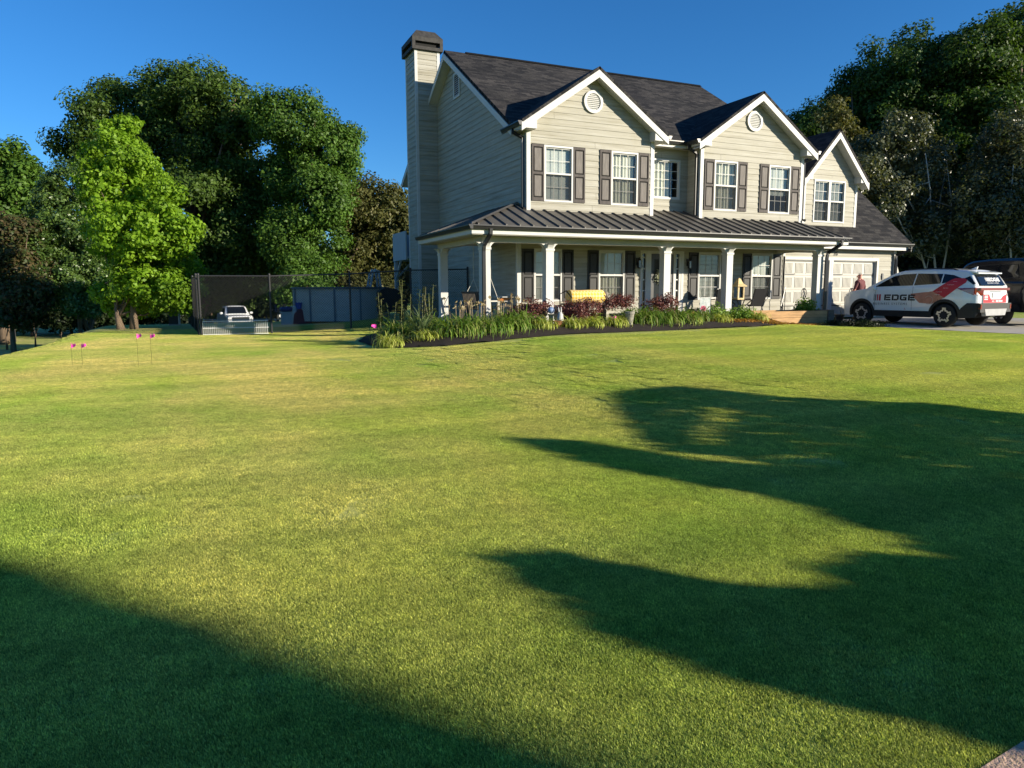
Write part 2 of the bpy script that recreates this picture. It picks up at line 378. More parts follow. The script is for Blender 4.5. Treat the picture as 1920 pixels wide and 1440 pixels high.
# short blades of grass standing in the near lawn: one countless mass
def grass():
    rng = np.random.default_rng(3); n = 8000; rad = .34
    r = rad*np.sqrt(rng.random(n)); th = rng.random(n)*2*np.pi
    P = np.stack([r*np.cos(th), r*np.sin(th), np.zeros(n)], 1)
    a = AZ+(rng.random(n)-.5)*3.0+np.pi*(rng.random(n) < .5); wv = np.stack([np.cos(a), np.sin(a), 0*a], 1)*(.0015+.0012*rng.random(n))[:, None]
    b = rng.random(n)*2*np.pi; ln = .002+.010*rng.random(n); h = .006+.010*rng.random(n)
    T = np.stack([ln*np.cos(b)-.004*math.sin(AZ), ln*np.sin(b)+.004*math.cos(AZ), h], 1)
    V = np.stack([P-wv, P+wv, P+T], 1).reshape(-1, 3)
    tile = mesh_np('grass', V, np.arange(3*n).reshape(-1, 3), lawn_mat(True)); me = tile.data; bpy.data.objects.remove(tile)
    # scatter points: dense near the camera, out to the bed
    q = rng.random((78000, 2))*np.array([58, 46])+np.array([-32, -37]); d = np.hypot(q[:, 0]-CAM[0], q[:, 1]-CAM[1])
    pts = q[rng.random(len(q)) < np.clip(1.0-(d-8)/50, .5, 1)*.85]; pts = np.column_stack([pts, pts[:, 0]*0])
    def inside(poly, X, Y):
        c = np.zeros(len(X), bool); k = len(poly)
        for i in range(k):
            x0, y0 = poly[i]; x1, y1 = poly[(i+1) % k]
            with np.errstate(divide='ignore', invalid='ignore'):
                c ^= ((y0 > Y) != (y1 > Y)) & (X < (x1-x0)*(Y-y0)/(y1-y0)+x0)
        return c
    X, Y = pts[:, 0], pts[:, 1]
    m = np.zeros(len(X), bool)
    for dx, dy in ((0, 0), (.3, 0), (-.3, 0), (0, .3), (0, -.3)):
        for pl in (DRIVE, BED, PATH): m |= inside(pl, X+dx, Y+dy)
    m |= inside(STRIP, X, Y)
    m |= (X > -2.6) & (Y > -2); m |= Y > 9
    pts = pts[~m]; X, Y = pts[:, 0], pts[:, 1]
    base = bpy.data.meshes.new('grass'); base.vertices.add(len(X)); base.vertices.foreach_set('co', np.stack([X, Y, gz(X, Y)-.003], 1).astype(np.float32).ravel())
    at_ = base.attributes.new('spin', 'FLOAT', 'POINT'); at_.data.foreach_set('value', ((rng.random(len(X))-.5)*1.4).astype(np.float32))
    o = bpy.data.objects.new('grass', base); COL.objects.link(o); tag(o, 'short mown lawn grass over the whole front yard', kind='stuff')
    src = bpy.data.objects.new('grass_tile', me)
    g = bpy.data.node_groups.new('scatter', 'GeometryNodeTree'); g.interface.new_socket('Geometry', in_out='INPUT', socket_type='NodeSocketGeometry'); g.interface.new_socket('Geometry', in_out='OUTPUT', socket_type='NodeSocketGeometry')
    gi = g.nodes.new('NodeGroupInput'); go = g.nodes.new('NodeGroupOutput'); ip = g.nodes.new('GeometryNodeInstanceOnPoints'); oi = g.nodes.new('GeometryNodeObjectInfo'); oi.inputs[0].default_value = src
    na = g.nodes.new('GeometryNodeInputNamedAttribute'); na.data_type = 'FLOAT'; na.inputs[0].default_value = 'spin'; cx = g.nodes.new('ShaderNodeCombineXYZ')
    g.links.new(na.outputs[0], cx.inputs[2]); g.links.new(cx.outputs[0], ip.inputs['Rotation'])
    g.links.new(gi.outputs[0], ip.inputs['Points']); g.links.new(oi.outputs['Geometry'], ip.inputs['Instance']); g.links.new(ip.outputs[0], go.inputs[0])
    md = o.modifiers.new('scatter', 'NODES'); md.node_group = g
    print('grass patches', len(X))
grass()
# ------------------------------------------------------------------ house
house = thing('house', 'two-storey house with pale lap siding, dark roof and wraparound porch', 'house')
HY = .683                                            # main front wall plane (ground floor); upstairs bays stand at y = 0

def siding(mb, o, u, n, z0, z1, span, openings=(), e=.19, zb=(), zref=.2):
    o = np.array(o, float); u = np.array(u, float); n = np.array(n, float)
    k = math.floor((z0-zref)/e)
    while zref+k*e < z1-1e-6:
        c0, c1 = zref+k*e, zref+(k+1)*e
        a0, a1 = max(c0, z0), min(c1, z1)
        lv = sorted({a0, a1, *[z for z in zb if a0 < z < a1], *[z for op in openings for z in op[2:4] if a0 < z < a1]})
        for za, zc in zip(lv[:-1], lv[1:]):
            if zc-za < 1e-4: continue
            sa, sc = span(za+1e-6), span(zc-1e-6)
            if sa is None: continue
            if sc is None: m_ = (sa[0]+sa[1])/2; sc = (m_, m_)
            segs = [(sa[0], sa[1], sc[0], sc[1])]
            for op in openings:
                if op[2] <= za+1e-5 and op[3] >= zc-1e-5:
                    ns = []
                    for g in segs:
                        if op[0] > g[0] and op[1] < g[1]: ns += [(g[0], op[0], g[2], op[0]), (op[1], g[1], op[1], g[3])]
                        else: ns.append(g)
                    segs = ns
            d0 = .016*(c1-za)/e+.002; d1 = .016*(c1-zc)/e+.002
            for a, b, c, d in segs:
                P = lambda x, z, dd: o+u*x+n*dd+np.array([0, 0, z])
                mb.face([P(a, za, d0), P(b, za, d0), P(d, zc, d1), P(c, zc, d1)])
                if abs(n[1]) > .9 and zc-za > .1 and b-a > 1.2 and random.random() < .28:      # butt joint between two boards
                    q = a+(b-a)*(.15+.7*random.random()); mb.m = 1; mb.face([P(q, za+.002, d0+.0012), P(q+.007, za+.002, d0+.0012), P(q+.007, zc-.002, d1+.0012), P(q, zc-.002, d1+.0012)]); mb.m = 0
                if abs(za-c0) < 1e-6: mb.face([P(a, za, .0), P(b, za, .0), P(b, za, d0), P(a, za, d0)])
        k += 1
def roof_slab(name, pts, th=.11, parent=house, m=SHINGLE, uref=None):
    p = [np.array(q, float) for q in pts]                       # eave a, eave b, top b, top a
    n = np.cross(p[1]-p[0], p[-1]-p[0]); n /= np.linalg.norm(n)
    if n[2] < 0: n = -n
    uu = p[1]-p[0]; uu /= np.linalg.norm(uu); vv = np.cross(n, uu)
    me = bpy.data.meshes.new(name); k = len(p)
    V = [tuple(q) for q in p]+[tuple(q-n*th) for q in p]
    F = [tuple(range(k)), tuple(range(2*k-1, k-1, -1))]+[(i, k+i, k+(i+1) % k, (i+1) % k) for i in range(k)]
    me.from_pydata(V, [], F); uv = me.uv_layers.new(name='UVMap')
    for l in me.loops:
        q = np.array(V[l.vertex_index]); uv.data[l.index].uv = (float(q@uu), float(q@vv))
    me.materials.append(m); bm = bmesh.new(); bm.from_mesh(me); bmesh.ops.recalc_face_normals(bm, faces=bm.faces); bm.to_mesh(me); bm.free()
    o = bpy.data.objects.new(name, me); COL.objects.link(o); o.parent = parent; return o
def shutter(x, z0, z1, y, worn=True, wd=.41):
    mb = MB(); a, b = x, x+wd; zm = z0+.48*(z1-z0)+.02; t = .05; Y0 = y-.045
    for q in ((a, a+t, z0, z1), (b-t, b, z0, z1)): mb.box(q[0], q[1], Y0, y-.018, q[2], q[3])
    for q in ((z0, z0+.10), (zm-.035, zm+.035), (z1-.075, z1)): mb.box(a+t, b-t, Y0, y-.018, *q)
    s = mb.build('shutter', SHUT if worn else SHUTD, house)
    g = MB(); g.box(a+t, b-t, y-.022, y-.016, z0+.1, z1-.075); g.build('groove', GROOVE, s)
    for q in ((z0+.1, zm-.035), (zm+.035, z1-.075)):
        p = MB(); i = .04; p.box(a+t+i, b-t-i, Y0+.006, y-.022, q[0]+i, q[1]-i)
        p.build('panel', SHUTP if worn else SHUTD, s)
    return s
def window(x0, x1, z0, z1, y, fill='blind', cols=3, rows=2, sashes=2, screen=True, twin=False, fill2=None, glass=None):
    mb = MB(); c = .055; yo, yi = y-.035, y+.05
    def frame(x0, x1, z0, z1, c, yo, yi):
        mb.box(x0, x0+c, yo, yi, z0, z1); mb.box(x1-c, x1, yo, yi, z0, z1)
        mb.box(x0+c, x1-c, yo, yi, z1-c, z1); mb.box(x0+c, x1-c, yo, yi, z0, z0+c)
    frame(x0, x1, z0, z1, c, yo, yi)
    units = [(x0+c, x1-c)]
    if twin:
        xm = (x0+x1)/2; mb.box(xm-.06, xm+.06, yo, yi, z0+c, z1-c); units = [(x0+c, xm-.06), (xm+.06, x1-c)]
    panes, scr = MB(), MB(); zm = (z0+z1)/2+.01
    for a, b in units:
        sl = [(z0+c, zm), (zm, z1-c)] if sashes == 2 else [(z0+c, z1-c)]
        for i, (p, q) in enumerate(sl):
            yy = y+.012 if (i == 1 or sashes == 1) else y+.030
            s = .032; mb.box(a, a+s, yy, yy+.02, p, q); mb.box(b-s, b, yy, yy+.02, p, q)
            mb.box(a+s, b-s, yy, yy+.02, p, p+s); mb.box(a+s, b-s, yy, yy+.02, q-s, q)
            for k in range(1, cols): X = a+s+(b-a-2*s)*k/cols; mb.box(X-.008, X+.008, yy+.004, yy+.014, p+s, q-s)
            for k in range(1, rows): Z = p+s+(q-p-2*s)*k/rows; mb.box(a+s, b-s, yy+.0045, yy+.0135, Z-.008, Z+.008)
            panes.face([(a+s, yy+.017, p+s), (b-s, yy+.017, p+s), (b-s, yy+.017, q-s), (a+s, yy+.017, q-s)])
            if screen and i == 0 and sashes == 2: scr.face([(a, y+.002, p), (b, y+.002, p), (b, y+.002, q), (a, y+.002, q)])
        if sashes == 2: mb.box(a, b, yo+.012, y+.011, zm-.026, zm+.026)
    wn = mb.build('window', WHITE, house)
    panes.build('pane', glass or GLASS, wn, fix=False)
    if scr.v: scr.build('screen', SCREEN, wn, fix=False)
    bx = MB(); d = .55                                           # the room behind
    bx.face([(x0+.02, y+d, z0), (x1-.02, y+d, z0), (x1-.02, y+d, z1), (x0+.02, y+d, z1)])
    for X in (x0+.02, x1-.02): bx.face([(X, y+.05, z0), (X, y+d, z0), (X, y+d, z1), (X, y+.05, z1)])
    for Z in (z0+.005, z1-.005): bx.face([(x0+.02, y+.05, Z), (x1-.02, y+.05, Z), (x1-.02, y+d, Z), (x0+.02, y+d, Z)])
    bx.build('room', ROOM, wn)
    rnd = random.Random(int(x0*100+z0*7))
    def blinds(a, b, lo, hi, tilt=1.15):
        g = MB(); g.box(a, b, y+.085, y+.13, hi-.05, hi); z = hi-.07
        while z > lo:
            dz, dy = .023*math.sin(tilt), .023*math.cos(tilt)
            g.prism([(a, y+.108-dy, z+dz), (a, y+.108+dy, z-dz), (a, y+.111+dy, z-dz+.002), (a, y+.111-dy, z+dz+.002)], (b-a, 0, 0)); z -= .046
        g.build('blind', BLIND, wn)
    def curtain(a, b, lo, hi):
        g = MB(); n = 60; xs = np.linspace(a, b, n); ph = rnd.random()*6
        ys = [y+.13+.02*math.sin(ph+i*.75)+.012*math.sin(i*.31+ph) for i in range(n)]
        for i in range(n-1): g.face([(xs[i], ys[i], lo), (xs[i+1], ys[i+1], lo), (xs[i+1], ys[i+1], hi), (xs[i], ys[i], hi)])
        g.build('curtain', CURT, wn, fix=False)
    a, b, lo, hi = x0+.05, x1-.05, z0+.05, z1-.05
    if fill == 'blind': blinds(a, b, lo, hi)
    elif fill == 'curtain': curtain(a, b, lo, hi)
    elif fill == 'half': blinds(a, b, zm-.22, hi); curtain(a, b, zm-.05, hi-.4)
    elif fill == 'blindcurtain': blinds(a, b, zm-.05, hi, 1.15); curtain(a, b, lo, zm+.06)
    elif fill == 'side': curtain(a, b-.30, lo, hi)  # curtain widened so its pale cloth stands in for sky reflected in the panes
    elif fill == 'dark': blinds(a, b, lo, hi, .75)
    return wn

W2 = [(.56, 1.55), (2.91, 3.91), (6.96, 7.96), (9.36, 10.36)]
# ground floor and porch walls
wl = MB()
ops = [(a+.02, b-.02, 1.05, 2.67) for a, b in W2]+[(4.56, 6.29, .3, 2.68)]
siding(wl, (0, HY, 0), (1, 0, 0), (0, -1, 0), .2, 3.95, lambda z: (0, 10.95), ops)
wl.build('wall', [SIDING, JOINT], house, fix=False)
# upstairs bays with gables
SL = .68
for xa, xb, w_ in ((0, 4.5, W2[:2]), (6.395, 10.945, W2[2:])):
    xm = (xa+xb)/2; zp = 8.01
    def span(z, xa=xa, xb=xb, xm=xm, zp=zp):
        h = (zp-.19-z)/SL
        return None if h <= 0 else (max(xa, xm-h), min(xb, xm+h))
    wl = MB()
    siding(wl, (0, 0, 0), (1, 0, 0), (0, -1, 0), 3.70, zp-.2, span, [(a+.02, b-.02, 4.06, 5.67) for a, b in w_], zb=(zp-.19-SL*(xm-xa),))
    wl.build('wall', [SIDING, JOINT], house, fix=False)
    for X, nx in ((xa, -1), (xb, 1)):
        if xa == 0 and nx == -1: continue
        wl = MB(); siding(wl, (X, 0, 0), (0, 1, 0), (nx, 0, 0), 3.7, 6.3, lambda z: (0, HY)); wl.build('wall', [SIDING, JOINT], house, fix=False)
wl = MB(); siding(wl, (0, HY, 0), (1, 0, 0), (0, -1, 0), 3.95, 6.2, lambda z: (4.5, 6.395), [(4.62, 6.05, 4.44, 5.70)]); wl.build('wall', [SIDING, JOINT], house, fix=False)
# left wall with the main gable
RY, RZ, EY, EZ = 6.315, 10.1, .32, 6.28; MS = (RZ-EZ)/(RY-EY)
def lspan(z):
    y0 = HY if z < 3.7 else 0.0
    h = (RZ-.15-z)/MS
    if h <= 0: return None
    if z > 6.2: y0 = max(y0, RY-h)
    return (y0, min(2*RY-HY, RY+h))
wl = MB(); siding(wl, (0, 0, 0), (0, 1, 0), (-1, 0, 0), .0, RZ-.16, lspan, zb=(3.7, 6.2)); wl.build('wall', [SIDING, JOINT], house, fix=False)
wl = MB(); siding(wl, (10.95, 0, 0), (0, 1, 0), (1, 0, 0), 3.0, RZ-.16, lspan, zb=(3.7, 6.2)); wl.build('wall', [SIDING, JOINT], house, fix=False)
wl = MB(); siding(wl, (0, 2*RY-HY, 0), (1, 0, 0), (0, 1, 0), 0, 6.2, lambda z: (0, 10.95)); wl.build('wall', [SIDING, JOINT], house, fix=False)
# corner boards
for x, y, z0, z1 in ((0, 0, 3.74, 6.08), (4.39, 0, 3.72, 6.08), (6.395, 0, 3.72, 6.08), (10.835, 0, 3.72, 6.08), (0, HY, .2, 2.95)):
    mb = MB(); mb.box(x-.022 if x in (0, 6.395) else x, x+.11+(.022 if x in (4.39, 10.835) else 0), y-.026, y+.09, z0, z1); mb.build('corner_board', WHITE, house)
mb = MB(); mb.box(10.86, 10.96, HY-.03, HY+.03, .3, 2.98); mb.build('corner_board', WHITE, house)
# windows and shutters
fills = ['blind', 'curtain', 'curtain', 'half']; low = ['blind', 'blindcurtain', 'dark', 'blind']
for i, (a, b) in enumerate(W2):
    window(a, b, 4.04, 5.69, 0, fills[i]); window(a, b, 1.03, 2.69, HY, low[i], screen=i != 2)
    for X in (a-.415, b+.005):
        shutter(X, 4.05, 5.695, 0, True); shutter(X, 1.03, 2.67, HY, False)
window(4.60, 6.07, 4.42, 5.72, HY, 'side', cols=5, rows=4, sashes=1)
# round gable vents
for x in (2.23, 8.61):
    mb = MB(); mb.lathe((x, -.04, 7.075), [(.25, .01), (.25, -.03), (.335, -.03), (.335, .04)], 28, 'y')
    v = mb.build('vent', WHITE, house)
    mb = MB(); k = -4
    for k in range(-4, 5):
        h = .055*k; hw = math.sqrt(max(.245**2-h*h, .001))
        mb.prism([(x-hw, -.06, 7.075+h-.022), (x-hw, -.025, 7.075+h+.02), (x-hw, -.02, 7.075+h+.02), (x-hw, -.052, 7.075+h-.022)], (2*hw, 0, 0))
    mb.build('louvre', WHITE, v)
    mb = MB(); mb.lathe((x, -.022, 7.075), [(.25, 0), (.25, .004)], 28, 'y'); mb.build('vent_hole', ROOM, v)
mb = MB(); yv = 5.85
mb.box(-.05, -.01, yv-.33, yv+.33, 8.35, 8.43); mb.box(-.05, -.01, yv-.33, yv+.33, 9.17, 9.25)
mb.box(-.05, -.01, yv-.33, yv-.25, 8.43, 9.17); mb.box(-.05, -.01, yv+.25, yv+.33, 8.43, 9.17)
v = mb.build('vent', WHITE, house)
mb = MB()
for k in range(10):
    z = 8.45+k*.073; mb.prism([(-.045, yv-.25, z), (-.02, yv-.25, z+.045), (-.016, yv-.25, z+.045), (-.04, yv-.25, z)], (0, .5, 0))
mb.build('louvre', WHITE, v); mb = MB(); mb.box(-.0195, -.0185, yv-.25, yv+.25, 8.43, 9.17); mb.build('vent_hole', ROOM, v)

# main roof
XR = 11.31
roof_slab('roof', [(-.33, EY, EZ), (XR, EY, EZ), (XR, RY, RZ), (-.33, RY, RZ)])
roof_slab('roof', [(XR, 2*RY-EY, EZ), (-.33, 2*RY-EY, EZ), (-.33, RY, RZ), (XR, RY, RZ)])
mb = MB(); mb.prism([(.5, RY-.14, RZ-.06), (.5, RY, RZ+.045), (.5, RY+.14, RZ-.06), (.5, RY, RZ+.01)], (XR-.5, 0, 0)); mb.build('ridge_cap', SHINGLE, house)
def rake(a, b, out, wd=.21, th=.03, drop=.115, name='fascia'):     # board under the edge a->b, its face turned to out
    a, b, out = (np.array(q, float) for q in (a, b, out))
    mb = MB(); mb.prism([a-np.array([0, 0, drop]), b-np.array([0, 0, drop]), b-np.array([0, 0, drop+wd]), a-np.array([0, 0, drop+wd])], out*th)
    mb.build(name, WHITE, house)
for X, o_ in ((-.335, -1), (XR+.005, 1)):
    rake((X, EY+.02, EZ), (X, RY, RZ), (o_, 0, 0)); rake((X, RY, RZ), (X, 2*RY-EY, EZ), (o_, 0, 0))
mb = MB()
for sgn in (-1, 1):
    mb.prism([(-.33, RY+sgn*6.0, EZ-.27), (-.33, RY, RZ-.27), (-.33, RY, RZ-.29), (-.33, RY+sgn*6.0, EZ-.29)], (.325, 0, 0))
mb.build('soffit', WHITE, house)
# front bays: roofs, rakes, returns
for xa, xb, zp in ((0, 4.5, 8.03), (6.395, 10.945, 8.0)):
    xm = (xa+xb)/2; hw = xm-xa+.33; ze = zp-SL*hw; yb = EY+(zp-EZ)/MS+.05; ye = EY+max(ze-EZ, 0)/MS+.25
    L = roof_slab('roof', [(xm-hw, -.37, ze), (xm-hw, ye, ze), (xm, yb, zp), (xm, -.37, zp)], .08)
    roof_slab('roof', [(xm+hw, ye, ze), (xm+hw, -.37, ze), (xm, -.37, zp), (xm, yb, zp)], .08)
    for s in (-1, 1):
        e = np.array([xm+s*hw, -.36, ze]); t = np.array([xm, -.36, zp])
        rake(e+np.array([0, 0, .0]), t, (0, .03, 0), .24, 1, .075)
        mb = MB()                                                   # soffit under the rake
        mb.prism([(xm+s*hw, -.33, ze-.24), (xm, -.33, zp-.24), (xm, -.33, zp-.26), (xm+s*hw, -.33, ze-.26)], (0, .33, 0)); mb.build('soffit', WHITE, house)
        x0, x1 = sorted((xm+s*(hw-.005), xm+s*(hw-.50)))
        mb = MB()                                                   # return at the foot of the rake
        zt = lambda x: zp-.12-SL*abs(x-xm)
        mb.prism([(x0, -.331, 6.06), (x1, -.331, 6.06), (x1, -.331, zt(x1)), (x0, -.331, zt(x0))], (0, .33, 0))
        mb.box(min(xm+s*hw, xm+s*(hw-.33)), max(xm+s*hw, xm+s*(hw-.33)), -.001, ye-.02, 6.06, 6.2)
        mb.build('eave_return', WHITE, house)
# gutters: a black trough along p->q, outward direction n
def gutter(p, q, n, h=.115, d=.12):
    p, q, n = (np.array(v, float) for v in (p, q, n)); Z = np.array([0, 0, 1.])
    mb = MB(); mb.prism([p, p+n*d, p+n*d-Z*.03, p+n*(d-.02)-Z*.05, p+n*(d-.045)-Z*h, p-Z*h], q-p)
    return mb.build('gutter', BLACKM, house)
for x in (-.33, ):
    gutter((x, -.37, 6.235), (x, .95, 6.235), (-1, 0, 0))
gutter((6.06, -.37, 6.235), (6.06, .3, 6.235), (-1, 0, 0)); gutter((11.28, -.37, 6.235), (11.28, .3, 6.235), (1, 0, 0)); gutter((4.83, -.37, 6.235), (4.83, .3, 6.235), (1, 0, 0))
gutter((4.84, EY, 6.25), (6.05, EY, 6.25), (0, -1, 0))
mb = MB(); mb.box(4.5, 6.4, EY-.001, EY+.025, 6.05, 6.2); mb.box(4.5, 6.4, EY+.026, HY, 6.06, 6.08); mb.build('fascia', WHITE, house)
def downspout(pts, wd=.085):
    mb = MB(); mb.tube(pts, wd*.62, 4); return mb.build('downspout', BLACKM, house)
downspout([(-.36, .25, 6.14), (-.36, .22, 6.02), (-.09, .1, 5.86), (-.09, .1, 5.7), (-.09, .1, 3.86), (-.09, -.02, 3.8)])
downspout([(6.02, .15, 6.14), (6.02, .12, 6.02), (6.30, .1, 5.86), (6.30, .1, 5.7), (6.30, .1, 3.86), (6.27, -.05, 3.8)])
downspout([(11.32, -.1, 6.14), (11.32, -.1, 6.02), (11.05, .05, 5.88), (11.05, .05, 3.9), (11.05, -.12, 3.84)])

# chimney
mb = MB()
CX0, CX1, CY0, CY1 = -.875, .10, 8.17, 9.42
siding(mb, (0, CY0, 0), (1, 0, 0), (0, -1, 0), 0, 10.62, lambda z: (CX0, CX1)); siding(mb, (CX0, 0, 0), (0, 1, 0), (-1, 0, 0), 0, 10.62, lambda z: (CY0, CY1))
siding(mb, (CX1, 0, 0), (0, 1, 0), (1, 0, 0), 8, 10.62, lambda z: (CY0, CY1)); siding(mb, (0, CY1, 0), (1, 0, 0), (0, 1, 0), 0, 10.62, lambda z: (CX0, CX1))
ch = mb.build('chimney', [SIDING, JOINT], house, fix=False)
for x, y in ((CX0, CY0), (CX0, CY1), (CX1, CY0)):
    mb = MB(); z0 = 8.6 if x > 0 else 0.05
    mb.box(x-.022, x+.022, y-.022+(0 if y == CY0 else 0), y+.022, z0, 10.62)
    if y == CY0: mb.box(x+(.022 if x < 0 else -.09), x+(.09 if x < 0 else -.022), y-.022, y-.002, z0, 10.62)
    else: mb.box(x-.022, x-.002, y-.09, y-.022, z0, 10.62)
    mb.build('corner_board', WHITE, ch)
CAPM = mat('weathered_dark_cap', (.036, .034, .032), .75, .45, 7)
x0, x1, y0, y1 = CX0-.13, CX1+.13, CY0-.13, CY1+.13
mb = MB(); mb.box(x0, x1, y0, y1, 10.60, 10.72); mb.box(x0, x1, y0, y1, 10.90, 11.06)
for a, b in ((x0, y0), (x1-.12, y0), (x0, y1-.12), (x1-.12, y1-.12)): mb.box(a, a+.12, b, b+.12, 10.72, 10.90)
i = .24
b4 = [(x0, y0, 11.06), (x1, y0, 11.06), (x1, y1, 11.06), (x0, y1, 11.06)]; t4 = [(x0+i, y0+i, 11.36), (x1-i, y0+i, 11.36), (x1-i, y1-i, 11.36), (x0+i, y1-i, 11.36)]
for k in range(4): mb.face([b4[k], b4[(k+1) % 4], t4[(k+1) % 4], t4[k]])
mb.face(t4)
cp = mb.build('cap', CAPM, ch)
mb = MB(); mb.box(x0+.13, x1-.13, y0+.13, y1-.13, 10.72, 10.90); mb.build('flue', GROOVE, ch)

# porch
PY, PX0, PX1, PZ = -1.78, -2.461, 11.386, 3.115; PS = .372
YB = 3.02
pf = MB()
pf.prism([(PX0, PY, PZ), (PX1, PY, PZ), (10.97, 0, PZ+PS*1.78), (10.97, HY, PZ+PS*2.463), (0, HY, PZ+PS*2.463)], (0, 0, -.05))
pf.prism([(PX0, PY, PZ), (0, HY, PZ+PS*2.463), (0, YB, PZ+PS*2.463), (PX0, YB, PZ)], (0, 0, -.05))
pr_ = pf.build('porch_roof', METALR, house)
mb = MB()
x = PX0+.2
zr = lambda y: PZ+PS*(y-PY)
while x < PX1-.05:                                              # standing seams down the front slope
    yt = min(HY, PY+(x-PX0)) if x < 0 else HY
    if x > 10.97: yt = PY+1.78*(PX1-x)/(PX1-10.97)
    if 0 <= x <= 4.5 or 6.395 <= x <= 10.95: yt = min(yt, -.01)
    a = np.array([x-.013, PY, PZ]); mb.prism([(x-.013, PY, zr(PY)), (x+.013, PY, zr(PY)), (x+.013, PY, zr(PY)+.045), (x-.013, PY, zr(PY)+.045)], (0, yt-PY, PS*(yt-PY))); x += .405
y = PY+.2
while y < YB:
    xt = min(0, PX0+(y-PY)); mb.prism([(PX0, y-.013, PZ), (PX0, y+.013, PZ), (PX0, y+.013, PZ+.045), (PX0, y-.013, PZ+.045)], (xt-PX0, 0, PS*(xt-PX0))); y += .405
mb.build('seam', METALR, pr_)
mb = MB(); mb.prism([(PX0, PY, PZ+.01), (PX0+.12, PY, PZ+.06), (PX0+.02, PY+.02, PZ+.075), (PX0, PY+.12, PZ+.06)], (2.40, 2.40, PS*2.40)); mb.build('hip_cap', METALR, pr_)
gutter((PX0-.005, PY-.002, PZ), (PX1, PY-.002, PZ), (0, -1, 0)); gutter((PX0-.002, PY-.12, PZ), (PX0-.002, YB, PZ), (-1, 0, 0))
mb = MB(); mb.box(PX0, PX1-.03, PY, PY+.03, PZ-.23, PZ-.055); mb.box(PX0, PX0+.03, PY+.03, YB-.02, PZ-.23, PZ-.055); mb.box(PX1-.06, PX1-.03, PY+.03, HY-.05, PZ-.23, PZ-.055); mb.build('fascia', WHITE, house)
mb = MB(); mb.box(PX0+.03, PX1-.06, PY+.03, HY-.001, PZ-.25, PZ-.235); mb.box(PX0+.03, -.001, HY, YB-.02, PZ-.25, PZ-.235); mb.build('porch_ceiling', CREAM, house)
CYF, CW = -1.35, .245                                            # beam and columns
mb = MB(); mb.box(-2.0, 10.72, CYF+.02, CYF+.22, 2.70, PZ-.25); mb.box(-2.0, -1.79, CYF+.22, 2.45, 2.70, PZ-.25); mb.box(10.5, 10.72, CYF+.22, HY-.05, 2.70, PZ-.25); mb.build('porch_beam', CREAM, house)
mb = MB(); mb.box(-2.1, 10.85, -1.45, HY-.002, .1, .42); mb.box(-2.1, -.002, HY, 2.6, .1, .42); mb.build('porch_floor', CONC, house)
def column(x, y):
    mb = MB(); mb.box(x, x+CW, y, y+CW, .42, 2.62); mb.box(x-.02, x+CW+.02, y-.02, y+CW+.02, 2.50, 2.56)
    for s in (-1, 1):                                            # curved brackets under the beam
        pts = [(x+(CW if s > 0 else 0), y+.03, 2.46)]+[(x+(CW if s > 0 else 0)+s*(.17-.17*math.cos(t)), y+.03, 2.46+.24*math.sin(t)) for t in np.linspace(0, math.pi/2, 6)]+[(x+(CW if s > 0 else 0), y+.03, 2.70)]
        mb.prism(pts, (0, CW-.06, 0))
        pts = [(x+.03, y+(CW if s > 0 else 0), 2.46)]+[(x+.03, y+(CW if s > 0 else 0)+s*(.17-.17*math.cos(t)), 2.46+.24*math.sin(t)) for t in np.linspace(0, math.pi/2, 6)]+[(x+.03, y+(CW if s > 0 else 0), 2.70)]
        mb.prism(pts, (CW-.06, 0, 0))
    mb.box(x+.002, x+CW-.002, y+.002, y+CW-.002, 2.62, 2.70); mb.box(x-.015, x+CW+.015, y-.015, y+CW+.015, .42, .56)
    mb.build('column', WHITE, house)
for x, y in ((-2.0, CYF), (-.04, CYF), (4.03, CYF), (6.48, CYF), (10.45, CYF), (-2.0, 2.2)): column(x, y)
downspout([(-1.95, -1.86, 3.02), (-1.95, -1.86, 2.9), (-1.98, -1.46, 2.62), (-1.98, -1.42, 2.45), (-1.98, -1.42, .45)], .1)
downspout([(10.95, -1.86, 3.02), (10.95, -1.86, 2.9), (10.78, -1.46, 2.62), (10.76, -1.44, 2.45), (10.76, -1.44, .45)], .1)
# front door
mb = MB(); mb.box(4.53, 4.62, HY-.04, HY+.06, .42, 2.70); mb.box(6.22, 6.32, HY-.04, HY+.06, .42, 2.70); mb.box(4.62, 6.22, HY-.04, HY+.06, 2.60, 2.70)
mb.box(4.75, 4.97, HY-.03, HY+.06, .42, 2.60); mb.box(5.90, 6.0, HY-.03, HY+.06, .42, 2.60); mb.box(6.13, 6.22, HY-.03, HY+.06, .42, 2.6)
for k in range(6):
    z = .62+k*.37
    for a, b in ((4.62, 4.75), (6.0, 6.13)): mb.box(a, b, HY-.0, HY+.05, z-.02, z+.02)
df = mb.build('door_frame', WHITE, house)
for a, b in ((4.62, 4.75), (6.0, 6.13)):
    mb = MB(); mb.face([(a, HY+.03, .42), (b, HY+.03, .42), (b, HY+.03, 2.6), (a, HY+.03, 2.6)]); mb.build('sidelight', mat('sidelight_glass', (.01, .011, .013), .05, 0, spec=.6), df)
DOORM = mat('black_door_paint', (.02, .02, .022), .35, .1, 4, .5)
mb = MB(); a, b = 4.98, 5.89
mb.box(a, a+.13, HY+.0, HY+.05, .44, 2.59); mb.box(b-.13, b, HY+.0, HY+.05, .44, 2.59); mb.box(a+.13, b-.13, HY+.0, HY+.05, .44, .75); mb.box(a+.13, b-.13, HY+.0, HY+.05, 2.42, 2.59)
dr = mb.build('door', DOORM, house)
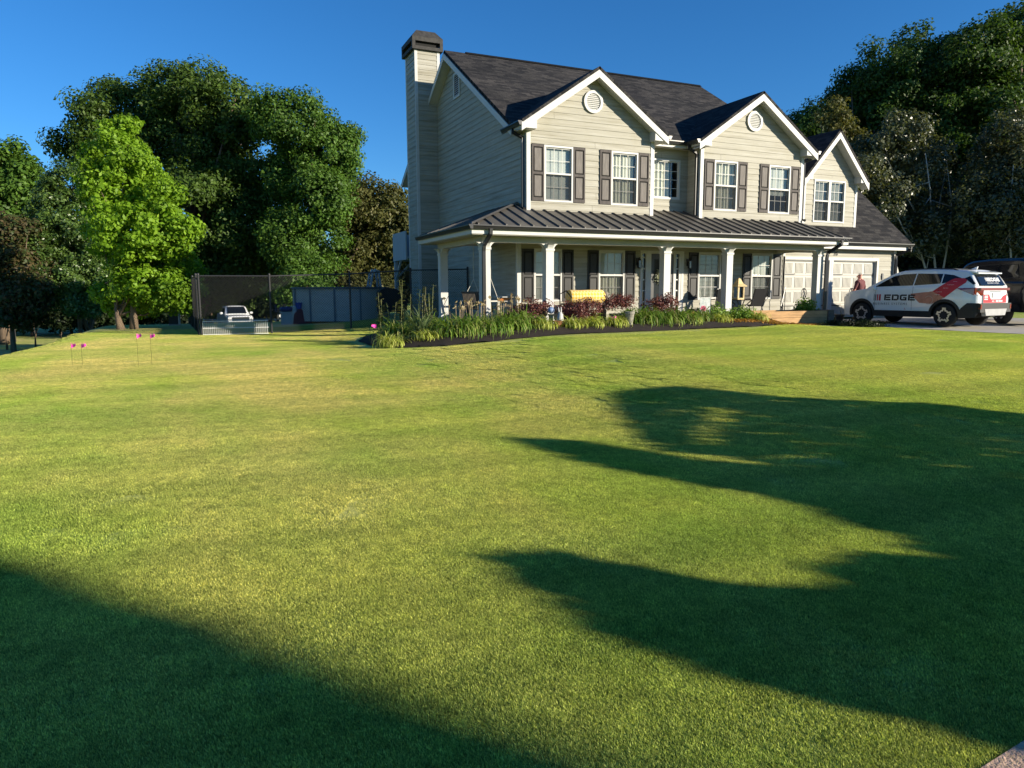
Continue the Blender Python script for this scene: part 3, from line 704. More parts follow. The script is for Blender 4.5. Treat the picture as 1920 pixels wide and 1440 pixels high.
mb = MB(); mb.box(a+.13, b-.13, HY+.02, HY+.03, .75, 2.42); mb.build('pane', mat('storm_door_glass', (.03, .035, .038), .03, 0, spec=.8), dr)
mb = MB(); mb.tube([(b-.07, HY-.0, 1.42), (b-.07, HY-.06, 1.44), (b-.07, HY-.06, 1.60), (b-.07, HY-.0, 1.62)], .012, 6); mb.build('handle', mat('brushed_steel', (.5, .48, .45), .3, 0, metal=1), dr)
mb = MB(); mb.face([(4.5, HY+.3, .3), (6.3, HY+.3, .3), (6.3, HY+.3, 2.75), (4.5, HY+.3, 2.75)]); mb.build('hallway', ROOM, house)
# lanterns either side of the door
for x in (4.42, 6.50):
    mb = MB(); mb.box(x-.05, x+.05, HY-.03, HY-.005, 2.2, 2.45); mb.tube([(x, HY-.03, 2.40), (x, HY-.12, 2.46), (x, HY-.13, 2.44)], .012, 6)
    mb.lathe((x, HY-.13, 2.1), [(.055, 0), (.06, .02), (.0601, .03)], 4); mb.lathe((x, HY-.13, 2.36), [(.085, 0), (.03, .08), (.01, .1)], 4)
    for s, t in ((1, 1), (1, -1), (-1, 1), (-1, -1)): mb.box(x+s*.045-.006, x+s*.045+.006, HY-.13+t*.045-.006, HY-.13+t*.045+.006, 2.12, 2.37)
    lo = mb.build('wall_lantern', BLACKM, house)
    mb = MB(); mb.box(x-.04, x+.04, HY-.17, HY-.09, 2.13, 2.36); mb.build('lantern_glass', mat('lantern_glass', (.06, .06, .06), .1, 0, spec=.8), lo)

# garage
GR = lambda y: 3.2+.9*(y-.28)
D1, D2 = (10.99, 13.22), (13.47, 15.83)
wl = MB(); siding(wl, (0, HY, 0), (1, 0, 0), (0, -1, 0), .2, 3.2, lambda z: (10.95, 16.9), [(D1[0]-.02, D1[1]+.02, .2, 2.48), (D2[0]-.02, D2[1]+.02, .2, 2.48)]); wl.build('wall', [SIDING, JOINT], house, fix=False)
wl = MB(); siding(wl, (16.9, 0, 0), (0, 1, 0), (1, 0, 0), .2, 6.9, lambda z: (max(HY, .45+(z-3.2)/.9), min(8.7, 8.95-(z-3.2)/.9)), zb=(3.2,)); wl.build('wall', [SIDING, JOINT], house, fix=False)
mb = MB(); mb.box(16.80, 16.925, HY-.026, HY+.05, .25, 2.98); mb.build('corner_board', WHITE, house)
roof_slab('roof', [(10.96, .28, 3.2), (17.3, .28, 3.2), (17.3, 4.7, GR(4.7)), (10.96, 4.7, GR(4.7))])
roof_slab('roof', [(17.3, 9.12, 3.2), (10.96, 9.12, 3.2), (10.96, 4.7, GR(4.7)), (17.3, 4.7, GR(4.7))])
rake((17.305, .3, 3.22), (17.305, 4.7, GR(4.7)), (.03, 0, 0), .22, 1)
gutter((11.0, .278, 3.16), (17.32, .278, 3.16), (0, -1, 0)); mb = MB(); mb.box(10.97, 17.3, .285, .31, 2.90, 3.06); mb.box(10.97, 17.3, .311, HY-.03, 2.93, 2.95); mb.build('fascia', WHITE, house)
downspout([(17.15, .2, 3.06), (17.15, .2, 2.96), (16.84, .58, 2.72), (16.84, .58, 2.55), (16.84, .58, .35)], .1)
GDM = mat('garage_door_paint', (.45, .435, .385), .45, .03, 4)
def garage_door(a, b):
    z0, z1 = .28, 2.45; y = HY+.10; mb = MB()
    f = house
    n = 4; ph = (z1-z0)/n
    for i in range(n):
        p, q = z0+i*ph, z0+(i+1)*ph
        mb.box(a, b, y, y+.04, p+.004, q-.004)
        cols = 4; cw = (b-a)/cols
        for k in range(cols):
            u0, u1 = a+k*cw+.06, a+(k+1)*cw-.06
            mb.box(u0-.02, u1+.02, y-.009, y-.0005, q-.085, q-.06); mb.box(u0-.02, u1+.02, y-.009, y-.0005, p+.06, p+.085)
            m_ = 7
            for j in range(m_):
                s = u0+(u1-u0)*j/m_; mb.box(s+.012, s+(u1-u0)/m_-.012, y-.016, y-.0005, p+.09, q-.09)
    g = mb.build('garage_door', GDM, f)
    mb = MB()
    for z in (1.95, .76):
        for s, e in ((a+.05, 1), (b-.05, -1)):
            mb.box(min(s, s+e*.52), max(s, s+e*.52), y-.02, y-.0095, z-.018, z+.018); mb.prism([(s+e*.52, y-.02, z-.018), (s+e*.60, y-.02, z), (s+e*.52, y-.02, z+.018)], (0, .008, 0)); mb.box(s-.02, s+.02, y-.021, y-.0095, z-.05, z+.05)
    mb.build('hinge', BLACKM, g)
    mb = MB(); xm = (a+b)/2
    for s in (-1, 1):
        mb.tube([(xm+s*.03, y-.01, 1.02), (xm+s*.06, y-.05, 1.10), (xm+s*.09, y-.05, 1.22), (xm+s*.06, y-.05, 1.34), (xm+s*.03, y-.01, 1.42)], .016, 6)
    mb.build('handle', BLACKM, g)
    mb = MB(); mb.box(a-.12, a-.021, HY-.03, HY+.1, .25, 2.60); mb.box(b+.021, b+.12, HY-.03, HY+.1, .25, 2.60); mb.box(a-.02, b+.02, HY-.03, HY+.1, 2.49, 2.60); mb.box(a-.02, a-.001, HY+.02, HY+.18, .25, 2.48); mb.box(b+.001, b+.02, HY+.02, HY+.18, .25, 2.48); mb.box(a, b, HY+.02, HY+.18, 2.455, 2.488)
    mb.build('door_trim', WHITE, g)
    return g
garage_door(*D1); garage_door(*D2)
mb = MB(); mb.box(16.16, 16.24, HY-.05, HY-.02, 1.75, 2.0); mb.build('keypad', mat('grey_plastic', (.12, .12, .12), .5, 0), house)
def textmesh(body, size, ext=.004, align='LEFT', shear=0, spacing=1.0, res=3):
    c = bpy.data.curves.new('text', 'FONT'); c.body = body; c.size = size; c.extrude = ext; c.align_x = align; c.shear = shear; c.space_character = spacing; c.resolution_u = res
    o = bpy.data.objects.new('text', c); COL.objects.link(o)
    dg = bpy.context.evaluated_depsgraph_get(); me = bpy.data.meshes.new_from_object(o.evaluated_get(dg))
    bpy.data.objects.remove(o); bpy.data.curves.remove(c); return me
me = textmesh('26', .24); me.materials.append(mat('house_number_metal', (.06, .055, .05), .5, 0))
o = bpy.data.objects.new('house_number', me); COL.objects.link(o); o.parent = house; o.location = (13.42, HY-.03, 2.675); o.rotation_euler = (R(90), 0, 0)
# dormer over the garage
DY = .95
xa, xb, xm, zp = 12.02, 14.81, 13.22, 7.37; xm = (xa+xb)/2-.03; ds = 1.09
def dsp(z):
    h = (zp-.22-z)/ds; return None if h <= 0 else (max(xa, xm-h), min(xb, xm+h))
wl = MB(); siding(wl, (0, DY, 0), (1, 0, 0), (0, -1, 0), 3.78, zp-.23, dsp, [(12.55, 14.14, 3.96, 5.50)], zb=(zp-.22-ds*(xb-xm),))
siding(wl, (xb, 0, 0), (0, 1, 0), (1, 0, 0), 3.78, 5.6, lambda z: (DY, max(DY+.02, .28+(z-3.2)/.9))); siding(wl, (xa, 0, 0), (0, 1, 0), (-1, 0, 0), 3.78, 5.6, lambda z: (DY, max(DY+.02, .28+(z-3.2)/.9)))
wl.build('wall', [SIDING, JOINT], house, fix=False)
mb = MB(); mb.box(xb-.10, xb+.02, DY-.026, DY+.04, 3.80, 5.52); mb.build('corner_board', WHITE, house)
mb = MB(); mb.box(xa-.02, xa+.09, DY-.026, DY+.04, 3.86, 5.52); mb.build('corner_board', WHITE, house)
window(12.53, 14.17, 3.93, 5.52, DY, 'dark', cols=3, rows=2, twin=True)
hw = 1.68; ze = zp-ds*hw; yf = DY-.37
roof_slab('roof', [(xm-hw, yf, ze), (xm-hw, .28+(ze-3.2)/.9+.1, ze), (xm, .28+(zp-3.2)/.9+.1, zp), (xm, yf, zp)], .08)
roof_slab('roof', [(xm+hw, .28+(ze-3.2)/.9+.1, ze), (xm+hw, yf, ze), (xm, yf, zp), (xm, .28+(zp-3.2)/.9+.1, zp)], .08)
for s in (-1, 1):
    rake((xm+s*hw, DY-.36, ze), (xm, DY-.36, zp), (0, .03, 0), .26, 1, .085)
    mb = MB(); mb.prism([(xm+s*hw, DY-.33, ze-.27), (xm, DY-.33, zp-.27), (xm, DY-.33, zp-.29), (xm+s*hw, DY-.33, ze-.29)], (0, .33, 0)); mb.build('soffit', WHITE, house)
    x0, x1 = sorted((xm+s*(hw-.005), xm+s*(hw-.42))); zt = lambda x: zp-.14-ds*abs(x-xm)
    mb = MB(); mb.prism([(x0, DY-.331, 5.46), (x1, DY-.331, 5.46), (x1, DY-.331, zt(x1)), (x0, DY-.331, zt(x0))], (0, .33, 0)); mb.box(*sorted((xm+s*hw, xm+s*(hw-.28))), DY-.001, DY+1.5, 5.46, 5.53); mb.build('eave_return', WHITE, house)
# deck behind the house
DECKM = mat('grey_deck_boards', (.40, .42, .43), .8, .12, 4, stretch=(8, 8, .3))
mb = MB(); mb.box(-.33, -.27, 11.95, 14.1, 2.78, 4.05); mb.box(-.33, 4, 14.1, 14.16, 2.78, 4.05); mb.box(-.27, 4, 11.95, 14.1, 2.85, 2.95)
dk = mb.build('deck', DECKM, house)
mb = MB(); mb.box(-.32, -.16, 13.9, 14.06, -.3, 2.78); mb.build('post', DECKM, dk)
mb = MB(); mb.tube([(-.24, 13.9, 2.0), (-.24, 13.1, 2.8)], .06, 4); mb.tube([(-.2, 13.98, 2.0), (.6, 13.98, 2.8)], .06, 4); mb.build('brace', DECKM, dk)
# ------------------------------------------------------------------ trees
def leaf_quads(P, Nn, size, rng, aspect=.6):
    n = len(P); Nn = Nn/np.linalg.norm(Nn, axis=1, keepdims=True)
    a = rng.normal(size=(n, 3)); t = a-Nn*(a*Nn).sum(1, keepdims=True); t /= np.linalg.norm(t, axis=1, keepdims=True)+1e-9
    b = np.cross(Nn, t); s = (size*(.6+.8*rng.random(n)))[:, None]
    V = np.stack([P-t*s*.5, P+b*s*aspect*.5+Nn*s*.08, P+t*s*.5, P-b*s*aspect*.5+Nn*s*.08], 1).reshape(-1, 3)
    return V, np.arange(4*n).reshape(-1, 4)
def crown_points(lobes, rng, clump, per, dens, fill=.12, flat=.8):
    """lobes: (centre, radii); leaf clumps sit on and inside every lobe"""
    P, Nr, cl = [], [], []
    for c, r in lobes:
        c = np.array(c, float); r = np.array(r, float)
        area = 4*np.pi*((r[0]*r[1]+r[0]*r[2]+r[1]*r[2])/3); k = max(4, int(1.35*area*dens/(clump*clump*3.14)))
        d = rng.normal(size=(k, 3)); d /= np.linalg.norm(d, axis=1, keepdims=True)
        rad = np.where(rng.random(k) < fill, .3+.4*rng.random(k), .72+.36*rng.random(k)**1.0)
        q = c+d*r*rad[:, None]
        cl.append(q)
        for qi, di in zip(q, d):
            cr = clump*(.55+.9*rng.random()); m_ = int(1.45*per*(cr/clump)**2)
            e = rng.normal(size=(m_, 3)); e /= np.linalg.norm(e, axis=1, keepdims=True); e *= (rng.random((m_, 1))**.45)
            P.append(qi+e*cr*np.array([1, 1, flat])); Nr.append(.7*e+.45*di+np.array([0, 0, .35])+.55*rng.normal(size=(m_, 3)))
    return np.concatenate(P), np.concatenate(Nr), np.concatenate(cl)
BARK = mat('bark', (.16, .115, .08), .9, .35, 3, bump=.6, bs=14, stretch=(3, 3, .5))
BARKG = mat('pale_grey_bark', (.42, .40, .36), .85, .3, 2, bump=.3, bs=10)
def tree(name, label, cat, base, lobes, leaf, m, clump=.8, per=70, dens=1.5, seed=1, trunk=.25, limbs=10, bark=BARK, stems=None, group=None, fill=.12, parts=True, fork=.3):
    rng = np.random.default_rng(seed); base = np.array(base, float); base[2] = min(base[2], float(gz(base[0], base[1])))-.05
    root = thing(name, label, cat, base, 0, group)
    P, Nr, cl = crown_points(lobes, rng, clump, per, dens, fill)
    V, F = leaf_quads(P, Nr, np.full(len(P), leaf*1.12), rng)
    mesh_np('crown', V-base, F, m, root)
    mb = MB(); top = np.mean([l[0] for l in lobes], 0)-base; hi = max(l[0][2] for l in lobes)-base[2]
    if stems is None: stems = [[(0, 0, 0), (top[0]*.1, top[1]*.1, hi*fork), (top[0]*.6, top[1]*.6, hi*.6), (top[0], top[1], hi*.92)]]
    for s in stems:
        k = len(s); mb.tube([np.array(p) for p in s], [trunk*(1.25 if i == 0 else 1-.8*i/(k-1)) for i in range(k)], 9)
    idx = rng.choice(len(cl), min(limbs, len(cl)), replace=False)
    for i in idx:
        e = cl[i]-base; s = stems[rng.integers(len(stems))]; f = .35+.5*rng.random(); j = f*(len(s)-1); a0 = int(j); p0 = np.array(s[a0])*(1-(j-a0))+np.array(s[min(a0+1, len(s)-1)])*(j-a0)
        mid = (p0+e)/2+rng.normal(size=3)*.3+np.array([0, 0, -.25])
        mb.tube([p0, mid, e], [trunk*.36, trunk*.22, trunk*.06], 5)
    mb.build('trunk', bark, root, smooth=True, fix=False)
    return root
def L(d, lst, dz=1.0, jitter=0, seed=0):
    rng = np.random.default_rng(seed); out = []
    for q in lst:
        u, v, ru, rv = q[:4]; dd = d+(q[4] if len(q) > 4 else (rng.random()-.5)*2*jitter)
        k = dd/FPX; out.append((at(u, v, dd), (ru*k, (ru+rv)/2*k*dz, rv*k)))
    return out
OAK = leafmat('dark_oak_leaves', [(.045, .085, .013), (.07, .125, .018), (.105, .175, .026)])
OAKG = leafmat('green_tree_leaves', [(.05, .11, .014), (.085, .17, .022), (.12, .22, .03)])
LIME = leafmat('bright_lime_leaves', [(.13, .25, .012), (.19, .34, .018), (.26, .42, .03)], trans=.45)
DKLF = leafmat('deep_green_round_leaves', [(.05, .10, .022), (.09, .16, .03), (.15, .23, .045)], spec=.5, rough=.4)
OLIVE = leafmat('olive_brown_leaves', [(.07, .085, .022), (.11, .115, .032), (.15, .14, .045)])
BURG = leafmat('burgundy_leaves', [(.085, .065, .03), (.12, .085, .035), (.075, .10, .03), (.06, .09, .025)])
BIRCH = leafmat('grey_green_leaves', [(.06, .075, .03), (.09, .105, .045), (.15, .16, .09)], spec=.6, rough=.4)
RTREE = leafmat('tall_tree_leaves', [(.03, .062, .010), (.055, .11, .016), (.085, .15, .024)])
def foot(u, d):
    p = at(u, 600, d); return (p[0], p[1], float(gz(p[0], p[1])))
tree('oak_tree', 'huge dark green oak with the tallest rounded crown left of the house', 'tree', foot(385, 58), L(58, [(360,190,72,70),(300,205,70,65),(425,205,65,60),(245,205,62,60),(185,225,52,45),(135,265,38,32),(350,300,115,95),(455,300,95,95),(250,320,95,85),(390,400,115,85),(475,420,90,85),(340,490,70,60),(430,505,85,60),(430,560,80,40),(330,560,60,40)], .8, 3, 1), .24, OAK, clump=1.1, per=140, dens=1.35, seed=11, trunk=.5, limbs=14)
tree('leafy_tree', 'mid green tree with a feathery right edge, between the oak and the chimney', 'tree', foot(575, 54), L(54, [(560,240,70,60),(612,290,52,55),(640,322,24,36),(590,370,60,60),(600,450,55,70),(560,330,70,70),(520,220,48,42),(580,530,62,55),(540,440,50,60),(650,280,14,14),(655,255,10,9)], .8, 2.5, 2), .21, OAKG, clump=.9, per=125, dens=1.35, seed=12, trunk=.35, limbs=10)
tree('olive_tree', 'olive-brown rounded tree rising behind the deck and the pool', 'tree', foot(700, 62), L(62, [(700,392,62,50),(738,425,42,55),(660,425,48,55),(700,480,70,60),(690,545,75,50),(640,372,28,28),(755,500,40,60)], .8, 2, 3), .24, OLIVE, clump=.95, per=130, dens=1.5, seed=13, trunk=.4, limbs=18)
b = foot(250, 26.5)
tree('maple_tree', 'bright lime green young maple, sunlit, with a pyramid-shaped crown', 'tree', b, L(26.5, [(232,250,36,32),(222,300,58,45),(240,360,76,55),(262,430,88,55),(282,490,84,50),(296,540,72,34),(205,420,48,58),(342,440,26,42),(250,566,56,24),(312,562,52,24),(222,548,40,26),(190,350,36,40),(300,380,36,40)], .9, .9, 4), .13, LIME, clump=.34, per=60, dens=1.05, seed=14, trunk=.13, limbs=16, fill=.15, stems=[[(0, 0, 0), (.05, .1, 1.2), (-.1, .3, 2.6), (-.2, .4, 4.2)], [(-.42, 0, 0), (-.52, .05, .6), (-.55, .1, 1.0)]])
b = foot(150, 42)
tree('pear_tree', 'dark green small-leaved tree with a forked pale trunk, left of the lime maple', 'tree', b, L(42, [(135,350,44,40),(120,400,58,55),(140,460,74,58),(145,520,70,46),(150,568,46,24),(95,455,34,58),(185,500,30,50)], .9, 1, 5), .14, DKLF, clump=.5, per=105, dens=1.45, seed=15, trunk=.18, limbs=20, stems=[[(0, 0, 0), (.0, 0, 1.3), (-.1, .4, 3.2), (-.2, .5, 5.2)], [(.05, 0, .8), (.5, 0, 1.5), (.7, .1, 2.3)]])
tree('broad_tree', 'dark broad tree cut off by the left edge of the picture', 'tree', foot(5, 52), L(52, [(18,315,44,48),(10,375,58,50),(45,345,26,36),(-30,330,50,60),(-20,430,70,60),(60,395,26,34)], .8, 1.5, 6), .26, OAKG, clump=.9, per=85, dens=1.4, seed=16, trunk=.35, limbs=14)
tree('copper_tree', 'low copper-leaved tree at the far left edge under the broad tree', 'tree', foot(20, 40), L(40, [(20,460,58,48),(40,505,52,50),(-5,500,50,60),(62,545,34,32),(20,560,50,34),(40,592,40,20),(0,596,40,22)], .9, 1, 7), .18, BURG, clump=.55, per=66, dens=1.4, seed=17, trunk=.14, limbs=14)
# dark shrubs that close the yard behind the trees
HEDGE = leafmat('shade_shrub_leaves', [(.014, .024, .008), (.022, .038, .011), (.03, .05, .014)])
for i, u in enumerate(range(-90, 800, 74)):
    d = 64+3*math.sin(i*2.1); lob = L(d, [(u, 540+8*math.sin(i*1.7), 52, 46), (u+25, 575, 48, 32), (u-28, 580, 45, 28)], 1, 1.5, 30+i)
    side = 'left of the fence' if u < 330 else 'behind the chain-link fence'
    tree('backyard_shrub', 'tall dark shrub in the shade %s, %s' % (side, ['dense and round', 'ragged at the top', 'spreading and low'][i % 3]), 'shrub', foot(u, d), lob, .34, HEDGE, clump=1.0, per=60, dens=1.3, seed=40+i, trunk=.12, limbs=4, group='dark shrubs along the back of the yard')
for i, (u, v, ru, rv) in enumerate([(8, 575, 40, 26), (62, 585, 34, 24), (200, 588, 36, 22), (330, 585, 34, 26), (110, 592, 26, 16)]):
    lob = L(47, [(u, v, ru, rv), (u+ru*.5, v+6, ru*.6, rv*.7)], 1, .6, 60+i)
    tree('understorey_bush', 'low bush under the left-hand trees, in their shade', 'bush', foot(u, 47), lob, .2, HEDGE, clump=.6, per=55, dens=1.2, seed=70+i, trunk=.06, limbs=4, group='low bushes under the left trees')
# right of the house
tree('tall_tree', 'tall dark tree rising behind the garage roof, nearest to the house', 'tree', foot(1590, 56), L(56, [(1640,165,66,64),(1585,215,60,55),(1530,245,46,48),(1500,240,26,34),(1600,310,85,80),(1660,250,75,80),(1560,330,60,70),(1610,400,80,80),(1540,420,50,60)], .8, 2, 8), .22, RTREE, clump=.95, per=125, dens=1.4, seed=21, trunk=.45, limbs=18)
tree('tall_tree', 'tall dark tree with bright sunlit top leaves, second of the three at right', 'tree', foot(1740, 54), L(54, [(1725,125,70,66),(1680,150,50,60),(1770,140,60,66),(1700,240,90,90),(1780,250,80,90),(1740,350,100,80),(1680,400,80,80),(1790,430,80,80)], .8, 2, 9), .22, RTREE, clump=.95, per=125, dens=1.4, seed=22, trunk=.45, limbs=18)
tree('tall_tree', 'tallest dark tree, cut by the right edge of the picture', 'tree', foot(1900, 53), L(53, [(1890,90,74,66),(1830,110,62,66),(1950,90,80,80),(1840,220,80,90),(1920,230,90,90),(1880,340,90,80),(1980,330,90,90),(1860,450,90,70),(1960,460,90,70)], .8, 2, 10), .22, RTREE, clump=.95, per=125, dens=1.4, seed=23, trunk=.5, limbs=18)
b = foot(1745, 43)
tree('birch_tree', 'grey-green small-leaved tree with pale forked limbs behind the black car', 'tree', b, L(43, [(1690,245,42,42),(1640,300,56,52),(1722,305,58,54),(1605,345,52,50),(1660,390,80,52),(1755,385,52,56),(1700,440,80,40),(1585,415,46,50),(1780,450,40,40)], .9, 1.2, 11), .16, BIRCH, clump=.6, per=62, dens=1.4, seed=24, trunk=.085, limbs=22, bark=BARKG, fill=.15, stems=[[(0, 0, 0), (-.3, 0, 1.5), (-1.3, 0, 3.3), (-2.9, 0, 4.6), (-4, 0, 6)], [(.1, 0, 0), (.2, 0, 2), (-.2, .1, 4), (-.9, 0, 7), (-1.5, 0, 9)], [(.2, .2, 0), (.8, 0, 2.4), (1.2, 0, 5), (1.0, 0, 7)]])
b = foot(1900, 41)
tree('birch_tree', 'grey-green small-leaved tree at the right edge, beyond the black car', 'tree', b, L(41, [(1900,255,40,50),(1865,310,54,56),(1935,330,56,66),(1850,385,56,56),(1925,430,66,56),(1990,350,80,80),(1870,440,60,40)], .9, 1.2, 12), .16, BIRCH, clump=.6, per=62, dens=1.4, seed=25, trunk=.085, limbs=20, bark=BARKG, fill=.15, stems=[[(0, 0, 0), (-.5, 0, 2), (-1.2, 0, 5), (-1.2, 0, 8)], [(.2, 0, 0), (.6, 0, 2.5), (.8, 0, 6), (.4, 0, 9)]])
tree('bronze_tree', 'thin bronze-leaved tree just above the dormer roof', 'tree', foot(1575, 47), L(47, [(1560,212,30,28),(1572,245,32,30),(1592,285,36,40),(1610,330,36,40)], .9, .8, 13), .17, OLIVE, clump=.55, per=55, dens=1.1, seed=26, trunk=.12, limbs=12)
for i, u in enumerate((1620, 1700, 1780, 1860, 1940)):
    lob = L(48, [(u, 490, 54, 40), (u+20, 520, 46, 34)], 1, 1, 80+i)
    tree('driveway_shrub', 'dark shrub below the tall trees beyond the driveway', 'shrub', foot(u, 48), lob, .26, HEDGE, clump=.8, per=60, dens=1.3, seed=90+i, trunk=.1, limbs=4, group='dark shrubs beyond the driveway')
# a far wood closing the horizon
def wood():
    rng = np.random.default_rng(5); lob = []
    for i in range(46):
        a = R(-62+i*2.9)+_yaw; d = 105+10*rng.random(); x, y = CAM[0]+d*math.sin(a), CAM[1]+d*math.cos(a); h = 3.5+2.0*rng.random()
        lob.append(((x, y, float(gz(x, y))+h*.8), (5.5, 4.5, h)))
    P, Nr, _ = crown_points(lob, rng, 1.6, 60, 1.2, 0); V, F = leaf_quads(P, Nr, np.full(len(P), .6), rng)
    tag(mesh_np('wood', V, F, HEDGE), 'distant wood closing the horizon behind the yard', kind='stuff')
wood()
# trees beside the photographer, out of frame: they cast the long shadows on the lawn
HD = np.array([math.sin(AZ), -math.cos(AZ)]); LD = np.array([HD[1]*-1, HD[0]])
def shade_tree(label, rings, A, seed, dens, leaf=.14, thick=.7, m=OAKG):
    rng = np.random.default_rng(seed); HS = []
    for ring in rings:
        pl = []
        for q in ring:
            if len(q) == 3: pl.append(q[:2]); continue                # (lateral, along, _) already on the ground
            r = ray(*q); t = (-.1-CAM[2])/r[2]; g = (CAM+r*t)[:2]; pl.append((g@LD, g@HD))
        pl = np.array(pl); HS.append(np.stack([pl[:, 0], (A-pl[:, 1])*math.tan(EL)-.1], 1))      # silhouette seen from the sun
    H = np.concatenate(HS)
    lo, hi = H.min(0), H.max(0); n = int((hi-lo).prod()*dens*3); q = lo+(hi-lo)*rng.random((n, 2)); c = np.zeros(n, bool)
    for (x0, y0), (x1, y1) in [(h[i], h[(i+1) % len(h)]) for h in HS for i in range(len(h))]:
        with np.errstate(divide='ignore', invalid='ignore'): c ^= ((y0 > q[:, 1]) != (y1 > q[:, 1])) & (q[:, 0] < (x1-x0)*(q[:, 1]-y0)/(y1-y0)+x0)
    q = q[c]; dd = rng.normal(size=len(q))*thick*.5
    P3 = np.stack([LD[0]*q[:, 0]+HD[0]*(A+dd), LD[1]*q[:, 0]+HD[1]*(A+dd), q[:, 1]+dd*math.tan(EL)], 1)
    Nr = rng.normal(size=P3.shape)+np.array([HD[0], HD[1], .4]); V, F = leaf_quads(P3, Nr, np.full(len(P3), leaf), rng)
    s = (lo[0]+hi[0])/2; b = np.array([LD[0]*s+HD[0]*A, LD[1]*s+HD[1]*A, 0]); b[2] = gz(b[0], b[1])
    root = thing('shade_tree', label, 'tree', b); mesh_np('crown', V-b, F, m, root)
    mb = MB(); mb.tube([(0, 0, -.1), (0, 0, 2.0), (.2, .1, hi[1]*.62)], [.22, .17, .05], 8)
    for i in range(14):
        e = P3[rng.integers(len(P3))]-b; z = .8+rng.random()*1.6; mb.tube([(0, 0, z), e*.5+np.array([0, 0, z*.4]), e], [.07, .05, .015], 5)
    mb.build('trunk', BARK, root, smooth=True, fix=False)
    return root
shade_tree('garden tree right of the lawn whose top casts the upper long shadow', [
  [(1112,745),(1160,740),(1218,738),(1300,747),(1390,757),(1480,763),(1580,768),(1660,771),(1760,780),(1920,797),(-11.0,12,0),(-10.9,14.2,0),(-13.5,14.2,0),(-13.9,9.5,0),(1530,880),(1430,868),(1340,856),(1285,850),(1230,842),(1190,815),(1150,780)],
  [(1288,772),(1338,776),(1335,838),(1296,842)]], 16, 101, 360)
shade_tree('garden tree right of the lawn with a long drooping limb', [
  [(970,822),(1040,824),(1100,828),(1230,850),(1330,866),(1430,872),(1530,880),(-13.9,9.5,0),(-13.5,15.2,0),(-16.0,15.2,0),(-15.95,8.6,0),(1800,1046),(1640,985),(1530,950),(1400,920),(1250,895),(1100,865),(1000,835)],
  [(1840,930),(1900,936),(1990,950),(1900,944)]], 17, 102, 620)
shade_tree('round-headed tree behind the photographer to the right', [
  [(940,1045),(1040,1030),(1100,1045),(1200,1060),(1380,1095),(1500,1100),(1650,1098),(1560,1066),(1640,1036),(1800,1050),(-15.95,8.6,0),(-16.0,14.2,0),(-17.85,14.2,0),(1920,1390),(1800,1350),(1700,1330),(1560,1310),(1400,1260),(1260,1215),(1110,1160),(1040,1110),(980,1080)]], 16, 103, 620)
shade_tree('wide old tree behind the photographer', [
  [(-300,980),(0,1060),(120,1095),(250,1130),(420,1180),(580,1245),(760,1305),(930,1365),(1060,1405),(1130,1445),(-18.55,8,0),(-18.7,27,0),(-24,27,0),(-24,2,0)]], 42, 104, 150, leaf=.30, thick=4)
for i, (x, y, h, r) in enumerate([(44.5, -4.5, 6.2, 5.5), (53, -.5, 7.6, 6.5), (62, 4, 8.5, 7)]):  # unseen trees added to keep the lower right-hand trees in shade
    tree('street_tree', ['rounded tree beyond the driveway, lowest of the row out of frame', 'middle tree of the row beyond the driveway', 'tallest tree of the row beyond the driveway'][i], 'tree', (x, y, .1),
         [((x, y, h), (r, r, h*.85)), ((x-r*.5, y+1, h*.8), (r*.7, r*.7, h*.6)), ((x+r*.5, y-1, h*1.1), (r*.6, r*.6, h*.6))], .36, RTREE, clump=1.1, per=60, dens=1.2, seed=120+i, trunk=.3, limbs=10, group='row of trees beyond the driveway')
# ------------------------------------------------------------------ vehicles
TYRE = mat('tyre_rubber', (.015, .015, .016), .8, .2, 10); RIMD = mat('dark_wheel', (.02, .02, .022), .4, 0); SILV = mat('machined_alloy', (.62, .62, .62), .3, 0, metal=.8)
CLAD = mat('black_cladding', (.016, .016, .018), .55, .15, 6); CGLASS = mat('tinted_car_glass', (.008, .010, .012), .03, 0, spec=.45)
CWHITE = mat('white_car_paint', (.74, .75, .76), .22, 0, coat=1.0); CBLACK = mat('black_car_paint', (.005, .006, .008), .18, 0, coat=.25, spec=.3)
RED = mat('red_wrap', (.52, .022, .035), .35, .06, 3); SALM = mat('salmon_wrap', (.50, .20, .13), .4, .2, 5); INK = mat('black_lettering', (.012, .012, .014), .4, 0); WHT = mat('white_lettering', (.8, .8, .8), .4, 0)
LAMP = mat('red_lamp_glass', (.20, .006, .012), .12, 0, spec=.8, coat=1); CHROME = mat('chrome', (.7, .7, .7), .15, 0, metal=1); PLATE = mat('number_plate', (.55, .55, .52), .5, .25, 30)
def interp(tab, x):
    t = np.array(tab, float); return np.interp(x, t[:, 0], t[:, 1])
class CarShape:
    def __init__(s, **k): s.__dict__.update(k)
    def half(s, y, z):                       # half width of the body at (y, z)
        b = interp(s.top, y); f = np.interp(z, [s.sill, .55*s.sc, .85*s.sc, b], [.955, 1.0, 1.0, .955])
        wb = interp(s.plan, y)*f
        roof = max(interp(s.roof, y), b+.01)
        if z > b: wb = interp(s.plan, y)*.955*(1-(z-b)/max(s.zmax-b, .2)*s.tumble)
        return wb
    def zbot(s, y):
        z = interp(s.bot, y)
        for a in s.axles:
            d = abs(y-a)
            if d < s.arch: z = max(z, s.wr+math.sqrt(s.arch**2-d*d))
        return z
